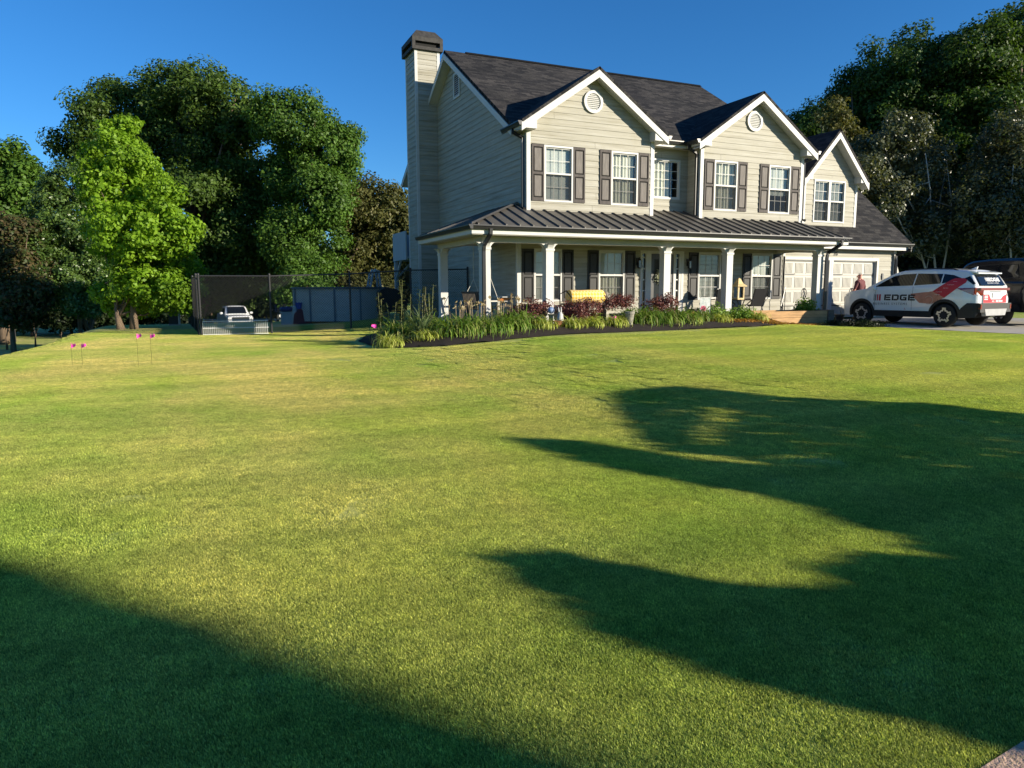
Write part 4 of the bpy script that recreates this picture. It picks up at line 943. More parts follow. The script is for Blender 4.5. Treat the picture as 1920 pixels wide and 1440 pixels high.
def car(name, label, S, loc, rz, paint, group=None):
    root = thing(name, label, 'car', loc, rz, group)
    y0, y1 = S.top[0][0], S.top[-1][0]
    ys = sorted(set(np.round(np.concatenate([np.linspace(y0, y1, 56)]+[a+S.arch*np.cos(np.linspace(0, math.pi, 15)) for a in S.axles]), 4)))
    nt_ = 9
    def loft(zb_, zt_, close_top, name, m, ys):
        mb = MB(); rows = []
        for y in ys:
            zb, zt = zb_(y), max(zt_(y), zb_(y)+.004); row = []
            for t in np.linspace(0, 1, nt_): z = zb+(zt-zb)*t; row.append((S.half(y, z), y, z))
            k = 4; xt = row[-1][0]
            for j in range(1, k+1): f = 1-j/k; row.append((xt*f, y, zt+close_top*(1-f*f)*(1 if xt > .3 else .5)))
            rows.append([(-x, y_, z_) for x, y_, z_ in row]+[(x, y_, z_) for x, y_, z_ in row[-2::-1]])
        for A, B in zip(rows[:-1], rows[1:]):
            for i in range(len(A)-1): mb.face([A[i], A[i+1], B[i+1], B[i]])
        mb.face(rows[0]); mb.face(rows[-1])
        return mb.build(name, m, root, smooth=True)
    body = loft(S.zbot, lambda y: interp(S.top, y), .035, 'body', paint, ys)
    for p in body.data.polygons: p.use_smooth = len(p.vertices) == 4
    gy = [y for y in np.linspace(S.roof[0][0], S.roof[-1][0], 40)]
    cab = loft(lambda y: interp(S.top, y)-.02, lambda y: interp(S.roof, y), .05, 'cabin', paint, gy)
    for p in cab.data.polygons: p.use_smooth = len(p.vertices) == 4
    mb = MB(); mb.box(-S.hw*.86, S.hw*.86, y0+.25, y1-.25, S.sill+.02, interp(S.top, 0)-.35); mb.build('underbody', GROOVE, root)
    def skin(poly, off, n=10):                                        # a polygon (y, z) laid on the left/right flank
        bm = bmesh.new(); bm.faces.new([bm.verts.new((0, y, z)) for y, z in poly]); P = np.array(poly)
        for ax in (1, 2):
            lo, hi = P[:, ax-1].min(), P[:, ax-1].max()
            for k in range(1, n):
                no = [0, 0, 0]; no[ax] = 1; co = [0, 0, 0]; co[ax] = lo+(hi-lo)*k/n; bmesh.ops.bisect_plane(bm, geom=bm.verts[:]+bm.edges[:]+bm.faces[:], plane_co=co, plane_no=no)
        V = [(v.co.y, v.co.z) for v in bm.verts]; bm.verts.index_update(); F = [[v.index for v in f.verts] for f in bm.faces]; bm.free()
        return V, F
    def panel(poly, m, name, parent=root, off=.006, sides=(-1, 1), n=10):
        V, F = skin(poly, off, n); o = None
        for s in sides:
            me = bpy.data.meshes.new(name); me.from_pydata([(s*(S.half(y, z)+off), y, z) for y, z in V], [], F if s > 0 else [f[::-1] for f in F])
            me.materials.append(m); o = bpy.data.objects.new(name, me); COL.objects.link(o); o.parent = parent
            for p in me.polygons: p.use_smooth = True
        return o
    for poly in S.glass: panel(poly, CGLASS, 'side_window')
    if S.clad:                                                        # arch rings and sill strip
        for a in S.axles:
            for s in (-1, 1):
                mb = MB(); K = 16
                for k in range(K):
                    q = []
                    for th, rr in ((k, S.arch-.015), (k+1, S.arch-.015), (k+1, S.arch+S.clad), (k, S.arch+S.clad)):
                        t_ = math.pi*(-.06+1.12*th/K); y, z = a+rr*math.cos(t_), S.wr+rr*math.sin(t_); z = max(z, S.sill); q.append((s*(S.half(y, min(z, interp(S.top, y)))+.014), y, z))
                    mb.face(q)
                mb.build('wheel_arch', CLAD, root)
        a0, a1 = S.axles
        panel([(a1+S.arch, S.sill), (a0-S.arch, S.sill), (a0-S.arch, S.cladz), (a1+S.arch, S.cladz)], CLAD, 'sill_cladding', off=.012)
    for a in S.axles:
        for s in (-1, 1):
            X = s*(S.hw-.125); mb = MB(); r = S.wr; wd = .11
            mb.lathe((X, a, r), [(r*.7, -wd), (r*.93, -wd), (r, -wd*.7), (r, wd*.7), (r*.93, wd), (r*.7, wd*.95)], 28, 'x'); wh = mb.build('wheel', TYRE, root, smooth=True)
            mb = MB(); mb.lathe((X+s*wd*.80, a, r), [(r*.70, 0), (r*.68, .02*s), (r*.15, .015*s), (.01, .02*s)], 28, 'x'); mb.build('rim', RIMD, wh)
            mb = MB(); xo = X+s*(wd*.80+.03)
            for k in range(5):
                th = 2*math.pi*k/5+math.pi/2
                for e in (-1, 1):
                    p = lambda rr, t_: (xo, a+r*rr*math.cos(t_), r+r*rr*math.sin(t_))
                    if S.star: mb.prism([p(.67, th-e*.08), p(.68, th+e*.22), p(.48, th+e*.36), p(.50, th+e*.62), p(.40, th+e*.62), p(.34, th+e*.26), p(.50, th+e*.04)], (s*.012, 0, 0))
                    else: mb.prism([p(.66, th), p(.66, th+e*.2), p(.2, th+e*.3), p(.2, th)], (s*.012, 0, 0))
            mb.build('spoke', SILV, wh)
    return root, body, cab, panel
sc = 1.08
SUV = CarShape(sc=sc, hw=.97, sill=.27, wr=.355, arch=.43, axles=(1.43, -1.43), tumble=.27, zmax=1.78, clad=.075, cladz=.47, star=True,
  top=[(-2.36, .92), (-2.33, 1.10), (-2.25, 1.27), (-1.5, 1.30), (0, 1.24), (1.0, 1.21), (1.5, 1.17), (2.0, 1.08), (2.2, 1.00), (2.30, .88), (2.36, .70)],
  bot=[(-2.36, .52), (-2.28, .36), (-1.9, .27), (1.9, .27), (2.3, .30), (2.36, .42)],
  plan=[(-2.36, .80), (-2.28, .90), (-2.0, .955), (-1.4, .97), (1.4, .97), (1.9, .93), (2.2, .84), (2.30, .74), (2.36, .62)],
  roof=[(-2.27, 1.26), (-2.05, 1.62), (-1.95, 1.71), (-1.2, 1.775), (-.4, 1.80), (.15, 1.765), (.45, 1.68), (1.32, 1.20)],
  glass=[[(1.02, 1.25), (.42, 1.60), (.12, 1.655), (-.33, 1.67), (-.33, 1.29)], [(-.37, 1.29), (-.37, 1.67), (-1.2, 1.645), (-1.22, 1.34)], [(-1.26, 1.345), (-1.24, 1.64), (-1.55, 1.60), (-1.82, 1.50), (-1.45, 1.375)]])
CARZ = .205
suv, body, cab, panel = car('crossover_car', 'white crossover with red and salmon wrap and the letters EDGE on its side', SUV, (13.07, -3.28, CARZ), R(4), CWHITE)
def flank_text(txt, y, z, size, m, name, shear=.0, spacing=1.0, bold=0, off=.012, wide=1.0):
    me = textmesh(txt, size, .0, 'LEFT', shear, spacing)
    bm = bmesh.new(); bm.from_mesh(me)
    for v in bm.verts:
        yy = y-v.co.x*wide; zz = z+v.co.y; v.co = Vector((-(SUV.half(yy, zz)+off), yy, zz))
    bm.to_mesh(me); bm.free(); me.materials.append(m)
    o = bpy.data.objects.new(name, me); COL.objects.link(o); o.parent = suv; return o
def block(lines, y, z, h, m, name, th=.032, off=.012, side=True):     # heavy block capitals built from bars: list of (u0, v0, u1, v1)
    for poly in lines: panel([(y-u*h, z+v*h) for u, v in poly], m, name, off=off, sides=(-1,), n=3)
def bars(x, sp): return [[(a+x, b), (c+x, b), (c+x, d), (a+x, d)] for a, b, c, d in sp]
t_ = .24
LET = {'E': (1.2, [(0, 0, t_+.06, 1), (t_+.1, 0, 1.2, t_), (t_+.1, .38, 1.1, .62), (t_+.1, 1-t_, 1.2, 1)]), 'D': (1.25, [(0, 0, .3, 1), (.34, 0, 1.05, t_), (.34, 1-t_, 1.05, 1), (.95, .12, 1.25, .88)]),
       'G': (1.25, [(0, .1, .3, .9), (.2, 0, 1.2, t_), (.2, 1-t_, 1.2, 1), (.92, t_, 1.2, .56), (.6, .36, .92, .56)])}
def word(w_, y, z, h, m, name, gap=.2):
    x = 0
    for c in w_:
        ad, sp = LET[c]; mb = MB()
        for p in bars(x, sp): mb.face([(-(SUV.half(y-u*h, z+v*h)+.012), y-u*h, z+v*h) for u, v in p])
        mb.build(name, m, suv, fix=False); x += ad+gap
word('EDGE', .60, .80, .195, INK, 'letter')
def quad(y0, y1, z0, z1, m, name, sk=0): panel([(y0, z0), (y0-sk, z1), (y1-sk, z1), (y1, z0)], m, name, off=.011, sides=(-1,), n=3)
for k, (dy, wd, m) in enumerate([(0, .014, INK), (.055, .022, INK), (.115, .04, RED), (.19, .062, RED)]): quad(.98-dy, .98-dy-wd, .79, 1.0, m, 'stripe')
flank_text('BUSINESS SYSTEMS', 1.0, .655, .10, INK, 'lettering', spacing=1.35, wide=1.12, off=.016)
panel([(-.62, .73), (-.30, 1.02), (-1.02, 1.10), (-1.42, .90), (-1.02, .70)], SALM, 'wrap', off=.007, sides=(-1,))
panel([(-1.02, 1.10), (-1.50, 1.44), (-1.62, 1.50), (-2.02, 1.50), (-1.98, 1.36), (-1.70, 1.14), (-1.42, .90)], RED, 'wrap', off=.008, sides=(-1,))
for y, z, w_ in ((-1.70, 1.38, .14), (-1.56, 1.28, .26), (-1.44, 1.18, .2), (-1.22, 1.06, .26), (-1.20, .98, .18)): flank_text('~~~~~~'[:max(2, int(w_/.045))], y+.1, z, .07, WHT, 'lettering')
mb = MB(); pts = [(-(SUV.half(-.93+.13*math.cos(t), .82+.13*math.sin(t))+.016), -.93+.13*math.cos(t), .82+.13*math.sin(t)) for t in np.linspace(.6, 5.4, 18)]; mb.tube(pts, .006, 4); mb.build('wrap', mat('pale_line', (.6, .45, .38), .5, 0), suv)
for z, y in ((1.05, .17), (1.07, -.73)):
    o = panel([(y, z), (y-.20, z+.008), (y-.20, z+.035), (y, z+.03)], CWHITE, 'door_handle', off=.022, sides=(-1,), n=3)
for y in (.95, -.36, -1.2): quad(y, y-.008, .5, 1.2 if y > .9 else 1.25, INK, 'door_gap')
quad(-.15, -.165, .50, .56, RED, 'stripe', -.02)
# windscreen, rear window, spoiler, tail lamps, bumper
mb = MB(); mb.face([(-.70, 1.24, 1.275), (.70, 1.24, 1.275), (.60, .52, 1.70), (-.60, .52, 1.70)]); mb.build('windscreen', CGLASS, suv)
G_ = lambda x, z, o=.0: (x, -2.31+(z-1.24)*.62-o, z)
mb = MB(); mb.prism([G_(-.66, 1.27, .03), G_(.66, 1.27, .03), G_(.62, 1.60, .03), G_(-.62, 1.60, .03)], (0, .05, .0)); rw = mb.build('rear_window', CGLASS, suv)
panel([(-1.90, 1.50), (-2.04, 1.56), (-2.26, 1.33), (-2.2, 1.30)], CGLASS, 'side_window', off=.008)
mb = MB(); mb.prism([(-.68, -1.95, 1.72), (.68, -1.95, 1.72), (.64, -2.20, 1.665), (-.64, -2.20, 1.665)], (0, 0, -.035)); mb.build('spoiler', CWHITE, suv)
mb = MB(); mb.prism([(-.02, -1.62, 1.79), (-.02, -1.80, 1.78), (-.02, -1.82, 1.865)], (.04, 0, 0)); mb.build('antenna', CWHITE, suv)
for s in (-1, 1):
    mb = MB(); mb.tube([(s*.66, .1, 1.72), (s*.66, 0, 1.80), (s*.655, -.8, 1.82), (s*.65, -1.45, 1.79), (s*.65, -1.6, 1.74)], .02, 5); mb.build('roof_rail', CLAD, suv)
    mb = MB(); mb.ball((s*1.04, .92, 1.20), (.09, .06, .075)); mb.tube([(s*.92, .95, 1.16), (s*1.0, .93, 1.18)], .03, 5); mb.build('mirror', CWHITE, suv)
def rear_text(txt, x, z, size, m, par, on=None, spacing=1, yf=None):
    me = textmesh(txt, size, .0, 'LEFT', 0, spacing); bm = bmesh.new(); bm.from_mesh(me)
    for v in bm.verts:
        xx, zz = x+v.co.x, z+v.co.y; v.co = Vector(G_(xx, zz, .036)) if yf is None else Vector((xx, yf, zz))
    bm.to_mesh(me); bm.free(); me.materials.append(m); o = bpy.data.objects.new('lettering', me); COL.objects.link(o); o.parent = par
x = -.12
for c in 'EDGE':
    ad, sp = LET[c]; mb = MB()
    for a, b_, c_, d in sp: mb.face([G_(x+a*.11, 1.40+b_*.11, .036), G_(x+c_*.11, 1.40+b_*.11, .036), G_(x+c_*.11, 1.40+d*.11, .036), G_(x+a*.11, 1.40+d*.11, .036)])
    x += (ad+.2)*.11; mb.build('letter', WHT, rw, fix=False)
mb = MB()
for k, (dx, wd) in enumerate([(-.28, .012), (-.25, .018), (-.21, .026), (-.165, .034)]): mb.face([G_(dx, 1.40, .036), G_(dx+wd, 1.40, .036), G_(dx+wd, 1.51, .036), G_(dx, 1.51, .036)])
mb.build('stripes', WHT, rw, fix=False); rear_text('BUSINESS SYSTEMS', -.26, 1.325, .058, WHT, rw, spacing=1.3)
YR = -2.385
mb = MB(); mb.prism([(-.62, YR+.05, .74), (.62, YR+.05, .74), (.66, YR+.06, 1.12), (-.66, YR+.06, 1.12)], (0, -.06, 0)); tg = mb.build('tailgate', CWHITE, suv)
mb = MB(); mb.prism([(-.62, YR-.012, .745), (.62, YR-.012, .745), (.62, YR-.012, 1.0), (.44, YR-.012, .95), (.32, YR-.012, .85), (-.22, YR-.012, .85), (-.34, YR-.012, 1.0), (-.63, YR-.012, 1.0)], (0, .006, 0)); mb.build('wrap', RED, tg)
rear_text('404.', -.16, .765, .085, WHT, tg, yf=YR-.014)
mb = MB()
for x in (.05, .10, .15, .22, .27, .32, .37): mb.box(x, x+.035, YR-.0145, YR-.0135, .768, .825)
mb.build('lettering', WHT, tg)
mb = MB()
for z in (.95, .90, .85): mb.box(-.58, -.40, YR-.0145, YR-.0135, z-.012, z+.012)
mb.build('lettering', WHT, tg)
mb = MB(); mb.box(-.17, .13, YR-.024, YR-.013, .90, 1.05); mb.build('number_plate', PLATE, tg)
mb = MB(); mb.box(-.3, .3, YR-.02, YR-.012, 1.085, 1.10); mb.build('handle', CLAD, tg)
mb = MB(); mb.box(-.78, .78, YR-.01, YR+.10, 1.125, 1.20); mb.build('light_bar', LAMP, suv)
for s in (-1, 1):
    mb = MB(); mb.prism([(s*.64, YR-.012, 1.20), (s*.64, YR-.012, .98), (s*.80, YR+.03, .96), (s*.885, YR+.10, 1.0), (s*.925, YR+.42, 1.20), (s*.90, YR+.10, 1.20)], (0, .03, .0)); mb.build('tail_lamp', LAMP, suv)
    mb = MB(); mb.prism([(s*.895, YR+.12, 1.18), (s*.90, YR+.12, .98), (s*.953, YR+.5, 1.14), (s*.945, YR+.62, 1.20)], (s*.02, 0, 0)); mb.build('tail_lamp', LAMP, suv)
panel([(-1.86, .26), (-2.30, .30), (-2.36, .42), (-2.375, .74), (-2.10, .74), (-1.93, .58), (-1.86, .47)], CLAD, 'bumper_corner', off=.012)
mb = MB(); mb.prism([(-.82, YR+.02, .46), (.82, YR+.02, .46), (.84, YR+.02, .735), (-.84, YR+.02, .735)], (0, -.075, 0)); bp_ = mb.build('bumper', CLAD, suv)
mb = MB(); mb.prism([(-.52, YR-.065, .36), (.52, YR-.065, .36), (.60, YR-.065, .56), (-.60, YR-.065, .56)], (0, .12, -.02)); mb.build('skid_plate', mat('satin_silver', (.34, .34, .34), .45, .1, 6), bp_)
for s in (-1, 1):
    mb = MB(); mb.box(s*.80-.03, s*.80+.03, YR-.065, YR, .56, .70); mb.build('reflector', LAMP, bp_)
    mb = MB(); mb.prism([(s*.60, 2.27, .84), (s*.84, 2.15, .88), (s*.88, 2.02, .98), (s*.66, 2.21, .95)], (0, .03, .01)); mb.build('headlamp', GLASSD and mat('headlamp_glass', (.3, .3, .32), .1, 0, spec=.8), suv)
mb = MB(); mb.box(-.62, .62, 2.30, 2.375, .42, .80); mb.build('grille', CLAD, suv)
# black full-size car beyond it
BIG = CarShape(sc=1.2, hw=1.08, sill=.36, wr=.41, arch=.49, axles=(1.62, -1.62), tumble=.20, zmax=2.06, clad=0, cladz=.5, star=False,
  top=[(-2.80, 1.05), (-2.72, 1.32), (0, 1.33), (1.2, 1.30), (1.7, 1.26), (2.4, 1.18), (2.62, 1.0), (2.72, .75)],
  bot=[(-2.80, .55), (-2.6, .40), (2.5, .40), (2.72, .5)], plan=[(-2.80, .95), (-2.6, 1.05), (-2, 1.08), (1.8, 1.08), (2.4, 1.0), (2.72, .78)],
  roof=[(-2.72, 1.31), (-2.6, 1.62), (-2.48, 1.95), (-2.0, 2.04), (-.5, 2.07), (.4, 2.04), (.75, 1.96), (1.55, 1.30)],
  glass=[[(1.15, 1.38), (.68, 1.84), (.05, 1.88), (.05, 1.40)], [(0, 1.40), (0, 1.88), (-1.15, 1.88), (-1.15, 1.41)], [(-1.2, 1.41), (-1.2, 1.88), (-2.05, 1.86), (-2.3, 1.46)]])
blk, _, _, bpanel = car('large_car', 'black full-size car parked beyond the white crossover, cut by the right edge', BIG, (17.0, -3.6, .21), R(-24), CBLACK)
for P_ in BIG.glass:
    c_ = np.mean(P_, 0); 
    mb = MB(); pts = [(-(BIG.half(y, z)+.01), y, z) for y, z in P_]; mb.tube(pts+[pts[0]], .012, 4); mb.build('window_trim', CHROME if False else CLAD, blk)
for s in (-1, 1):
    mb = MB(); mb.box(s*.98-.06, s*.98+.06, -2.84, -2.74, 1.0, 1.35); mb.build('tail_lamp', LAMP, blk)
    mb = MB(); mb.ball((s*1.18, 1.05, 1.40), (.12, .08, .11)); mb.build('mirror', CBLACK, blk)
blk.scale = (1.05, .95, 1.05)
# two vehicles far off behind the fence
def far_truck(label, u, v, d, paint, h=1.0):
    T = CarShape(sc=1.2, hw=1.0, sill=.5, wr=.42, arch=.5, axles=(1.8, -1.8), tumble=.22, zmax=1.95, clad=0, cladz=.5, star=False,
      top=[(-2.9, 1.1), (-2.85, 1.25), (1.1, 1.25), (2.3, 1.18), (2.75, 1.12), (2.85, .8)], bot=[(-2.9, .6), (2.85, .5)], plan=[(-2.9, .97), (2.4, 1.0), (2.85, .92)],
      roof=[(-.9, 1.24), (-.75, 1.88), (.3, 1.92), (.7, 1.85), (1.35, 1.24)], glass=[[(1.05, 1.32), (.62, 1.74), (-.6, 1.74), (-.7, 1.32)]])
    p = at(u, v, d); p[2] = float(gz(p[0], p[1]))
    r, *_ = car('pickup_truck', label, T, p, math.pi+R(6), paint); r.scale = (.85, .85, .85)
    mb = MB(); mb.face([(-.74, 1.36, 1.34), (.74, 1.36, 1.34), (.66, .80, 1.86), (-.66, .80, 1.86)]); mb.build('windscreen', CGLASS, r)
    mb = MB(); mb.box(-.62, .62, 2.82, 2.90, .78, 1.08); g = mb.build('grille', CLAD, r)
    mb = MB()
    for z in (.84, .93, 1.02): mb.box(-.62, .62, 2.9, 2.92, z-.02, z+.02)
    mb.build('grille_bar', CHROME, g)
    mb = MB(); mb.box(-.98, .98, 2.82, 2.98, .52, .72); mb.build('bumper', CHROME, r)
    for s in (-1, 1):
        mb = MB(); mb.box(s*.80-.14, s*.80+.14, 2.78, 2.89, .84, 1.06); mb.build('headlamp', mat('headlamp_lens', (.6, .6, .6), .1, 0, spec=.8), r)
        mb = MB(); mb.ball((s*1.16, 1.0, 1.36), (.13, .06, .1)); mb.build('mirror', paint, r)
far_truck('white pickup truck facing the camera behind the fence', 440, 600, 50, mat('white_truck_paint', (.62, .63, .64), .3, 0, coat=1))
far_truck('dark pickup truck behind the fence, left of the pool', 531, 600, 51, CBLACK)
# ------------------------------------------------------------------ fences, pool and other things in the yard
def W(u, v, y): r = ray(u, v); return CAM+r*((y-CAM[1])/r[1])
WIRE = mat('black_vinyl_wire', (.030, .030, .032), .5, 0); GALV = mat('galvanised_wire', (.40, .40, .40), .5, 0, metal=.4)
def chain_fence(name, label, posts, h, pitch=.085, wire=.0045, bottom=0.03, group=None, post_m=WIRE, top_r=.022):
    P = [np.array([x, y, float(gz(x, y))]) for x, y in posts]; base = P[0]
    root = thing(name, label, 'fence', base, 0, group)
    for p in P:
        mb = MB(); q = p-base; mb.tube([q-np.array([0, 0, .1]), q+np.array([0, 0, h+.03])], .032, 8); mb.ball(q+np.array([0, 0, h+.05]), .04, 8, 5); mb.build('post', post_m, root)
    mb, rl = MB(), MB()
    for A, B in zip(P[:-1], P[1:]):
        a, b = A-base, B-base; Ln = np.linalg.norm((b-a)[:2]); e = (b-a)/Ln; up = np.array([0, 0, 1.]); nrm = np.cross(e, up)
        rl.tube([a+up*h, b+up*h], top_r, 6); rl.tube([a+up*.06, b+up*.06], .006, 4)
        n = int((Ln+h)/pitch)
        for s in (1, -1):
            for i in range(n+1):
                x0 = i*pitch-(h if s > 0 else 0); x1 = x0+s*h if s > 0 else x0-h
                t0, t1 = x0, x1; z0, z1 = bottom, h
                pts = []
                for (xa, za), (xb, zb) in [((t0, z0), (t1, z1))]:
                    # clip the wire to the bay
                    d = xb-xa; fa, fb = 0, 1
                    for lim, sg in ((0, 1), (Ln, -1)):
                        va, vb = sg*(xa-lim), sg*(xb-lim)
                        if va < 0 and vb < 0: fa, fb = 1, 0
                        elif va < 0: fa = max(fa, va/(va-vb))
                        elif vb < 0: fb = min(fb, va/(va-vb))
                    if fb-fa > .01: pts = [(xa+d*fa, za+(zb-za)*fa), (xa+d*fb, za+(zb-za)*fb)]
                if pts:
                    w3 = [a+e*x+up*z+nrm*.004*s for x, z in pts]; mb.tube(w3, wire, 3, cap=False)
    rl.build('rail', post_m, root); mb.build('mesh', WIRE if post_m is WIRE else post_m, root, fix=False)
    return root
chain_fence('chain_fence', 'tall black chain-link fence between the corner post and the house', [(-9.05, 5.0), (-6.95, 4.75), (-4.35, 4.85), (-2.2, 4.9), (-.06, 4.9)], 1.86)
chain_fence('chain_fence', 'black chain-link fence running back from the corner post beside the maple', [(-9.12, 5.2), (-9.2, 8.2), (-9.3, 11.4), (-9.4, 14.6)], 1.86, pitch=.10)
p = [gp(-60, 640), gp(30, 641)]
chain_fence('chain_fence', 'short black fence panel on the lower lawn at the far left edge', [(q[0], q[1]) for q in p], 1.08, pitch=.10, wire=.008)
# white wire panel leaning on the fence
a, b = np.array([-9.0, 4.90]), np.array([-7.05, 4.66]); z0 = float(gz(-8, 4.8))
root = thing('pet_pen', 'low white wire pet pen section standing against the bottom of the chain-link fence', 'pet pen', (*a, z0))
mb = MB(); e = np.append((b-a)/np.linalg.norm(b-a), 0); Ln = np.linalg.norm(b-a); WHW = mat('white_wire', (.75, .75, .7), .5, 0)
k = 0
while k*.055 < Ln: mb.tube([e*k*.055, e*k*.055+np.array([0, 0, .44])], .007, 4); k += 1
mb.build('bar', WHW, root)
mb = MB()
for z in (.02, .22, .44): mb.tube([np.array([0, .012, z]), e*Ln+np.array([0, .012, z])], .010, 5)
mb.build('rail', WHW, root)
# low rail fence far behind, in front of the trucks
pa, pb = at(380, 578, 43), at(560, 577, 43)
root = thing('wire_fence', 'low wire fence across the back of the yard behind the trucks', 'fence', (pa[0], pa[1], float(gz(pa[0], pa[1]))))
mb = MB(); e = (pb-pa); e[2] = 0
for z in (.95, .5): mb.tube([np.array([0, 0, z]), e+np.array([0, 0, z])], .018, 5)
mb.build('rail', GALV, root)
for f in (0, .25, .5, .75, 1):
    mb = MB(); mb.tube([e*f, e*f+np.array([0, 0, 1.0])], .03, 6); mb.build('post', GALV, root)
# round pool
POOLM = mat('blue_grey_pool_wall', (.44, .42, .40), .55, .10, 3, stretch=(1, 1, 3)); c = at(641, 600, 31.0); z0 = float(gz(c[0], c[1])); pr0 = 2.0
root = thing('pool', 'round above-ground pool with blue-grey metal wall behind the fence', 'pool', (c[0], c[1], z0))
mb = MB(); K = 96
prof = [(pr0+.0+.012*math.sin(i*math.pi), z) for i, z in enumerate(np.linspace(0, 1.36, 27))]
mb.lathe((0, 0, 0), prof, K); wl_ = mb.build('wall', POOLM, root, smooth=False)
mb = MB(); mb.lathe((0, 0, 1.36), [(pr0-.12, 0), (pr0-.12, .04), (pr0+.08, .04), (pr0+.08, -.04), (pr0-.01, -.04)], K); mb.build('rim', mat('dark_pool_rim', (.10, .12, .14), .5, 0), root)
for k in range(12):
    th = 2*math.pi*k/12+.2; mb = MB(); x, y = (pr0+.03)*math.cos(th), (pr0+.03)*math.sin(th); mb.tube([(x, y, 0), (x, y, 1.36)], .04, 4); mb.build('upright', mat('pool_upright', (.14, .17, .20), .5, 0) if k == 0 else bpy.data.materials['pool_upright'], root)
mb = MB(); mb.lathe((0, 0, 1.2), [(pr0-.02, 0), (.01, .001)], K); mb.build('water', mat('pool_water', (.02, .10, .12), .05, 0, spec=.6), root)
# pool ladder
c2 = at(702, 552, 31.4)
root = thing('pool_ladder', 'pale grey plastic A-frame ladder standing in the pool', 'ladder', (c2[0], c2[1], z0+.2)); LADM = mat('pale_grey_plastic', (.36, .40, .42), .5, 0)
for s in (-1, 1):
    mb = MB(); mb.tube([(-.45, s*.28, 0), (-.12, s*.28, 1.75), (.0, s*.28, 1.95), (.15, s*.28, 1.88), (.35, s*.28, .1)], .05, 6); mb.build('side_rail', LADM, root)
mb = MB()
for k in range(5): z = .3+k*.32; x = -.45+.33*z/1.75; mb.box(x-.06, x+.06, -.26, .26, z-.02, z+.02)
mb.build('step', LADM, root)
# clutter by the pool
c3 = at(538, 602, 29.5); zz = float(gz(c3[0], c3[1]))
root = thing('storage_bin', 'pale grey plastic bin left of the pool', 'bin', (c3[0], c3[1], zz)); mb = MB()
mb.prism([(-.22, -.2, 0), (.22, -.2, 0), (.22, .2, 0), (-.22, .2, 0)], (0, 0, .48)); mb.box(-.25, .25, -.23, .23, .48, .53); mb.build('tub', LADM, root)
root = thing('pool_float', 'dark blue deflated pool float with white stripes heaped on the grey bin', 'pool float', (c3[0], c3[1], zz+.53)); mb = MB(); mb.lathe((0, 0, .10), [(.02, -.08), (.22, -.10), (.30, 0), (.22, .10), (.1, .08), (.02, .02)], 18); mb.build('ring', mat('navy_vinyl', (.015, .03, .14), .4, 0), root, smooth=True)
mb = MB(); mb.tube([(.1*math.cos(t)+.1, .26*math.sin(t)-.1, .12+.10*math.cos(t*2)) for t in np.linspace(0, 3, 9)], .03, 6); mb.build('stripe', WHITE, root)
c4 = at(566, 602, 29.3); zz = float(gz(c4[0], c4[1]))
root = thing('folded_tarp', 'dark red folded tarp leaning on the pool wall', 'tarp', (c4[0], c4[1], zz)); mb = MB()
mb.prism([(-.35, 0, 0), (.45, 0, 0), (.15, .1, .45), (-.05, .12, .68), (-.28, .1, .42)], (.02, .22, 0)); mb.build('sheet', mat('dark_red_tarp', (.13, .015, .02), .6, .3, 5), root)
root = thing('bucket', 'small bright blue bucket on the red tarp by the pool', 'bucket', (c4[0]-.08, c4[1]+.2, zz+.62)); mb = MB(); mb.lathe((0, 0, 0), [(.10, 0), (.14, .24), (.15, .24), (.15, .26), (.12, .26)], 16); mb.build('tub', mat('bright_blue_plastic', (.02, .06, .32), .4, 0), root)
root = thing('pool_pump', 'white pool filter pump with hose between the bin and the tarp', 'pump', (*at(553, 600, 29.4)[:2], zz)); mb = MB(); mb.lathe((0, 0, 0), [(.12, 0), (.12, .5), (.08, .58), (.08, .72), (.03, .76)], 14); mb.build('tank', WHITE, root); mb = MB(); mb.tube([(.1, 0, .4), (.3, -.1, .2), (.5, 0, .1)], .03, 6); mb.build('hose', WHITE, root)
# kettle grill under a dark cover in front of the deck
c5 = W(737, 590, 7.2); zz = float(gz(c5[0], c5[1]))
root = thing('covered_grill', 'black domed grill in the shade below the deck', 'grill', (c5[0], c5[1], zz)); mb = MB(); mb.prism([(-.5, 0, .35), (.55, 0, .35), (.60, 0, .80), (.45, 0, 1.02), (.15, 0, 1.22), (-.25, 0, 1.28), (-.5, 0, 1.15)], (0, .5, 0)); mb.build('hood', mat('black_cover', (.012, .012, .013), .7, .2, 4), root)
for s in (-1, 1): mb = MB(); mb.box(s*.42-.04, s*.42+.04, .05, .45, 0, .35); mb.build('leg', GROOVE, root)
# grey service box on the pad under the trees
c6 = gp(332, 610); root = thing('service_cabinet', 'dark grey cabinet with a pale post and cross bar under the maple', 'cabinet', c6)
mb = MB(); mb.box(-.30, .05, 0, .4, .05, .55); mb.build('cabinet', mat('dark_grey_paint', (.04, .045, .05), .5, .1), root)
mb = MB(); mb.tube([(.10, -.05, 0), (.10, -.05, .62)], .045, 8); mb.build('post', GALV, root); mb = MB(); mb.box(-.32, .48, -.08, -.02, .60, .64); mb.build('cross_bar', GALV, root); mb = MB(); mb.box(-.32, .1, -.1, .45, 0, .05); mb.build('slab', CONC, root)
